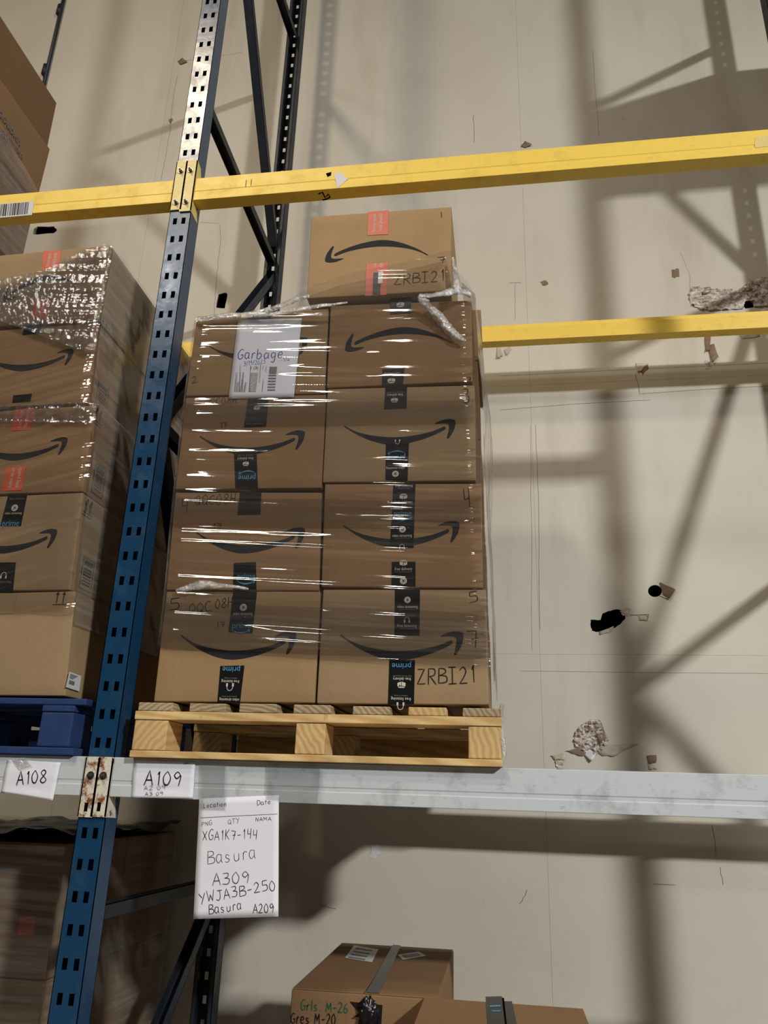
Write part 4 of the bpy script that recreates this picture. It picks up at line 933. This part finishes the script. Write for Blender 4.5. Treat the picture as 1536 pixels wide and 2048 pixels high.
# torn dark tape bunch on its front
c0 = P(738, 2028, yA0); rs = np.random.RandomState(4); TH, PH = np.meshgrid(np.linspace(0, 2*math.pi, 26), np.linspace(.05, math.pi-.05, 14))
rr = .028*(1+.8*vnoise(TH*2.3, PH*3, 9)+.5*vnoise(TH*6, PH*6, 10)); X = c0.x+rr*np.cos(TH)*np.sin(PH)*1.2; Y = yA0-.004-np.abs(rr*np.sin(TH)*np.sin(PH)*.6); Z = c0.z+rr*np.cos(PH)*1.5
MB().grid(X, Y, Z).build('crumpled_black_tape', MBLACKF, A, smooth=True)
mb = MB(); mb.prism(list(reversed(pxpoly([(700, 2003), (765, 2010), (762, 2060), (712, 2060), (722, 2030)], yA0))), front(yA0), .0005, .002); mb.build('black_tape', MTAPE, A)
ZB = -.65
fb = [PZ(845, 1999, ZB), PZ(1166, 2012, ZB)]
Bc = carton('carton with black tape over its open top seam, bottom centre', [(fb[0].x, ZB-.42), (fb[1].x, ZB-.42), (fb[1].x, ZB-.004), (fb[0].x, ZB-.004)], fb[0].y-.5, (fb[0].y+fb[1].y)/2, MCARDD, GLow, seed=41, n=7)
flaps(Bc, fb[0].x, fb[1].x, fb[0].y-.5, (fb[0].y+fb[1].y)/2, ZB)
tq = topquad(MB(), [(971, 1994), (1004, 1993), (1010, 2050), (975, 2052)], ZB, .001).build('tape', MTAPE, Bc)
topquad(MB(), [(1008, 2003), (1024, 2003), (1034, 2050), (1014, 2050)], ZB, .001).build('tape', MTAPE, Bc)
mb = MB(); topquad(mb, [(980, 2012), (1001, 2011), (1001, 2014), (980, 2015)], ZB, .0016); topquad(mb, [(984, 2022), (1001, 2022), (1002, 2024), (984, 2024)], ZB, .0016); mb.build('blue_print', MBLUEP, tq)
topquad(MB(), [(1004, 1997), (1008, 1997), (1014, 2052), (1010, 2052)], ZB, .002).build('top_seam', MDARK, Bc)
# supports out of view
for (lb, a, b, y0, y1, z) in (('carton under the worn carton with two white labels', fa[0].x, fa[1].x, yA0, yA1, ZA-.363), ('carton under the carton with the open black-taped seam', fb[0].x, fb[1].x, fb[0].y-.5, fb[0].y, ZB-.423)):
    carton(lb, [(a, -1.695), (b, -1.695), (b, z), (a, z)], y0, y1, MCARD[1], GLow, n=3)
# dark wrapped stack below the left grey beam
GD = 'cartons of the dark wrapped stack at the lower left'
for k, (z0, z1) in enumerate(((-1.69, -1.21), (-1.205, -.72), (-.715, -.26))):
    for j, (a, b) in enumerate(((.42, .94), (.95, 1.48))):
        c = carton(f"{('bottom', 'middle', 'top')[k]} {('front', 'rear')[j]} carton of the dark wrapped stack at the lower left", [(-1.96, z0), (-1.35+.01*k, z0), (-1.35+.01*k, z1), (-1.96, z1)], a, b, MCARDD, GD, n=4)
        if k == 2 and j == 0: otape(c, [(38, 1835), (72, 1832), (68, 1868), (36, 1870)], .42)
    carton(f"{('bottom', 'middle', 'top')[k]} carton left of the dark wrapped stack at the lower left edge", [(-2.58, z0), (-1.97, z0), (-1.97, z1), (-2.58, z1)], .42, .94, MCARDD, GD, n=4)
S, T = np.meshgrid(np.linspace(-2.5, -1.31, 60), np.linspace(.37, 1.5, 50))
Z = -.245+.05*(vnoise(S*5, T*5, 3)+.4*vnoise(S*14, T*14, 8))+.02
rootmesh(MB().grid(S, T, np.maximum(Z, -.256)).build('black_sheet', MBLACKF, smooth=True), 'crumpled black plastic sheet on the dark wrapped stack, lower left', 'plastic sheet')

# ------------------------------------------------------------ stretch wrap
def edge_fn(tab):
    z = np.array([a for a, b in tab]); x = np.array([b for a, b in tab]); return lambda q: np.interp(q, z, x)
def folds(X, Z, seed, sc=1.0, slope=.06):
    """taut horizontal pleats: many thin ridges that run across"""
    a = np.zeros_like(X); W_ = Z+slope*X
    for i, (kz, kx, am) in enumerate(((20, 1.0, .0040), (52, 1.4, .0042), (90, 2.0, .0016))):
        n_ = vnoise(X*kx+3*i, W_*kz, seed+i); a += am*n_
    md = np.clip(vnoise(X*3, Z*4, seed+9)*2.2+.75, .15, 1.3); return a*md*sc*2.2
def film_front(t, name, x_l, x_r, z_lo, z_hi, ybase, mat, seed, nx=90, nz=520, sc=1.0, slope=.06, fn=None):
    S, T = np.meshgrid(np.linspace(0, 1, nx), np.linspace(0, 1, nz))
    Z = None; X0 = x_l(1.0)*(1-S)+x_r(1.0)*S
    lo = np.interp(X0, *z_lo); hi = np.interp(X0, *z_hi); Z = lo*(1-T)+hi*T
    X = x_l(Z)*(1-S)+x_r(Z)*S; Z = np.interp(X, *z_lo)*(1-T)+np.interp(X, *z_hi)*T
    Y = ybase(X, Z)+folds(X, Z, seed, sc, slope)
    e = np.minimum(S, 1-S)*nx/5.0; Y = Y+np.where(e < 1, (1-e)**2*.010, 0)
    if fn: Y = fn(X, Y, Z)
    return MB().grid(X, Y, Z).build(name, mat, t, smooth=True)
xl = edge_fn([(.23, -.866), (.62, -.872), (1.01, -.886), (1.40, -.892), (1.8, -.892), (2.3, -.892)])
xr = edge_fn([(.23, .287), (.62, .283), (1.01, .272), (1.40, .252), (1.80, .243), (1.84, .205), (1.88, .172), (2.3, .162)])
zlo = ([-1, -.86, -.29, .3], [P(330, 1288).z, P(330, 1290).z, P(632, 1314).z, P(980, 1335).z])
hiU = [(392, 634), (500, 620), (560, 606), (620, 588), (700, 560), (760, 548), (900, 514)]
zhi = ([P(u, v, -.03).x for u, v in hiU], [P(u, v, -.03).z for u, v in hiU])
wr = thing('stretch_wrap', 'clear glossy stretch film around the cartons on the pine pallet', 'stretch wrap', (-.3, .5, .4), 'stretch films around the stacks')
yb_ = lambda X, Z: -.014-.058*np.clip((Z-1.76)/.08, 0, 1)*np.clip((X+.62)/.2, 0, 1)
film_front(wr, 'film_front', xl, xr, zlo, zhi, yb_, MFILM, 60, nx=110, nz=620)
# second, narrower turns of film give the darker bands
zlo2 = (zlo[0], [P(330, 1262).z]*2+[P(632, 1285).z, P(980, 1302).z]); 
for k, (va, vb) in enumerate((((330, 1195), (330, 1290)), ((372, 985), (372, 1045)), ((372, 800), (372, 850)))):
    z0, z1 = sorted((P(*va).z, P(*vb).z)); film_front(wr, 'film_band', xl, xr, ([-1, .3], [z0, z0-.03]), ([-1, .3], [z1, z1-.04]), lambda X, Z: -.0225+0*X, MFILM, 70+k, nx=70, nz=110, sc=.9)
# sides
def film_side(t, name, xf, z0, z1, y0, y1, mat, seed, out=1, amp=.006, ny=60, nz=220, hz=None, bulge=0):
    S, T = np.meshgrid(np.linspace(0, 1, ny), np.linspace(0, 1, nz)); Yy = y0+(y1-y0)*S; Z = z0+(z1-z0)*T
    if hz: Z = z0+(hz(Yy)-z0)*T
    X = xf(Z)+out*bulge*np.exp(-((Z-1.5)/.3)**2)*np.clip(Yy/.5, 0, 1)+out*(.006+amp*(.5+vnoise(Yy*4+Z*1.6, Z*3-Yy*2, seed)+.6*vnoise(Yy*12+Z*9, Z*8-Yy*5, seed+1)+.35*vnoise(Yy*40+Z*25, Z*10, seed+2)))
    return MB().grid(X, Yy, Z).build(name, mat, t, smooth=True)
film_side(wr, 'film_side', xr, .35, 1.86, -.008, .99, MFILMR, 80, 1, .012, hz=lambda y: 1.86+0*y, bulge=.035)
film_side(wr, 'film_side', lambda z: xl(z)+.006, .45, 1.76, -.008, .99, MFILMR, 84, -1, .003)
# bunched tail, twisted strand
def strand(t, name, pts, radii, mat, seed=0, n=14, tw=3.0):
    p = [Vector(q) for q in pts]; rows = []; q = [p[0]]+p+[p[-1]]; P_ = []; R_ = []
    for i in range(1, len(q)-2):
        for j in range(10):
            s_ = j/10; a, b, c, d = q[i-1:i+3]; P_.append(.5*((2*b)+(c-a)*s_+(2*a-5*b+4*c-d)*s_*s_+(3*b-a-3*c+d)*s_**3)); R_.append(radii[i-1]*(1-s_)+radii[i]*s_)
    rs_ = np.random.RandomState(seed); mb = MB(); m_ = len(P_)
    for i, c in enumerate(P_):
        d = (P_[min(i+1, m_-1)]-P_[max(i-1, 0)]).normalized(); a = d.cross(Vector((0, 1, 0))).normalized(); b = d.cross(a)
        for k in range(n):
            th = 2*math.pi*k/n; rr_ = R_[i]*(.65+.7*float(vnoise(k*1.7+i*.0, i*.55+k*tw, seed)+.5)+.12*math.sin(3*th+i*.6))
            mb.v.append(tuple(c+a*rr_*math.cos(th)+b*rr_*.45*math.sin(th)))
    for i in range(m_-1):
        for k in range(n): mb.f.append((i*n+k, i*n+(k+1) % n, (i+1)*n+(k+1) % n, (i+1)*n+k)); mb.mi.append(0)
    return mb.build(name, mat, t, smooth=True)
strand(wr, 'bunched_film', [P(838, 592, -.055), P(850, 606, -.045), P(875, 628, -.032), P(895, 652, -.03), P(915, 672, -.028), P(932, 682, -.024)], [.009, .016, .015, .015, .013, .003], MFILMW, 3)
strand(wr, 'bunched_film', [P(838, 592, -.08), P(870, 590, -.08), P(900, 584, -.075), P(925, 582, -.04), P(944, 590, -.02)], [.008, .010, .014, .016, .012], MFILMW, 5)
strand(wr, 'bunched_film', [P(905, 515, -.06), P(910, 545, -.06), P(914, 575, -.06), P(908, 590, -.06)], [.004, .010, .016, .006], MFILMW, 7)
strand(wr, 'twisted_film', [P(392, 640, -.02), P(440, 634, -.022), P(520, 625, -.024), P(580, 604, -.045), P(622, 590, -.07)], [.010, .013, .012, .010, .007], MFILMW, 9)
strand(wr, 'twisted_film', [P(480, 634, -.026), P(560, 626, -.04), P(620, 615, -.06), P(700, 604, -.07)], [.006, .009, .009, .003], MFILMW, 12)
strand(wr, 'bunched_film', [P(352, 1182, -.02), P(375, 1176, -.024), P(400, 1170, -.024), P(450, 1172, -.022), P(500, 1178, -.02)], [.005, .012, .015, .008, .003], MFILMW, 15)
strand(wr, 'bunched_film', [P(1004, 1408, .0), P(1002, 1450, .02), P(1008, 1500, .02), P(1006, 1528, .02)], [.006, .006, .007, .004], MFILMW, 17)
# left stack
xls = lambda z: -1.9+0*z
xrs = edge_fn([(.245, -1.193), (.62, -1.222), (1.01, -1.244), (1.39, -1.262), (1.4, -1.30), (1.79, -1.318), (2.17, -1.322)])
wl = thing('stretch_wrap', 'crinkled stretch film around the left stack on the blue pallet', 'stretch wrap', (-1.6, .5, .6), 'stretch films around the stacks')
zl_ = ([-1.95, -1.2], [P(0, 1228).z+.02, P(130, 1228).z]); zh_ = ([-1.9, -1.6, -1.45, -1.33], [1.99, 2.05, 2.13, 2.165])
film_front(wl, 'film_front', xls, lambda z: xrs(z)+.008, zl_, zh_, lambda X, Z: -.014+0*X, MFILM, 90, nx=60, nz=460, sc=1.1, slope=-.25)
def crink(X, Y, Z): return Y-.004-.006*(vnoise(X*60, Z*26, 5)*np.clip((X+1.75)*3, .2, 1)+.5*vnoise(X*130, Z*60, 6))
film_front(wl, 'film_crinkled', lambda z: -1.9+0*z, lambda z: xrs(z)+.009, ([-1.9, -1.33], [1.86, 1.62]), zh_, lambda X, Z: -.018+0*X, MFILMC, 95, nx=130, nz=150, fn=crink)
film_front(wl, 'film_crinkled', lambda z: -1.9+0*z, lambda z: xrs(z)+.009, ([-1.9, -1.26], [1.33, 1.30]), ([-1.9, -1.26], [1.40, 1.39]), lambda X, Z: -.018+0*X, MFILMC, 99, nx=130, nz=40, fn=crink)
film_side(wl, 'film_side', lambda z: xrs(z)+.004, .50, 2.16, -.006, 1.0, MFILMS, 110, 1, .008)
wd_ = thing('stretch_wrap', 'dim stretch film around the dark stack at the lower left', 'stretch wrap', (-1.6, .5, -1.2), 'stretch films around the stacks')
film_side(wd_, 'film_side', lambda z: -1.332+0*z, -1.6, -.27, .40, 1.49, MFILMS, 120, 1, .008)
film_front(wd_, 'film_front', lambda z: -2.58+0*z, lambda z: -1.33+0*z, ([-2, -1], [-1.6, -1.6]), ([-2, -1], [-.27, -.27]), lambda X, Z: .404+0*X, MFILMS, 125, nx=40, nz=160)
wu = thing('stretch_wrap', 'loose stretch film around the big upper left cartons', 'stretch wrap', (-2.9, .4, 2.7), 'stretch films around the stacks')
film_side(wu, 'film_side', lambda z: XU+.016+0*z, 2.72, 3.36, -.02, .87, MFILMS, 130, 1, .01, hz=lambda y: 3.50-.25*(y))
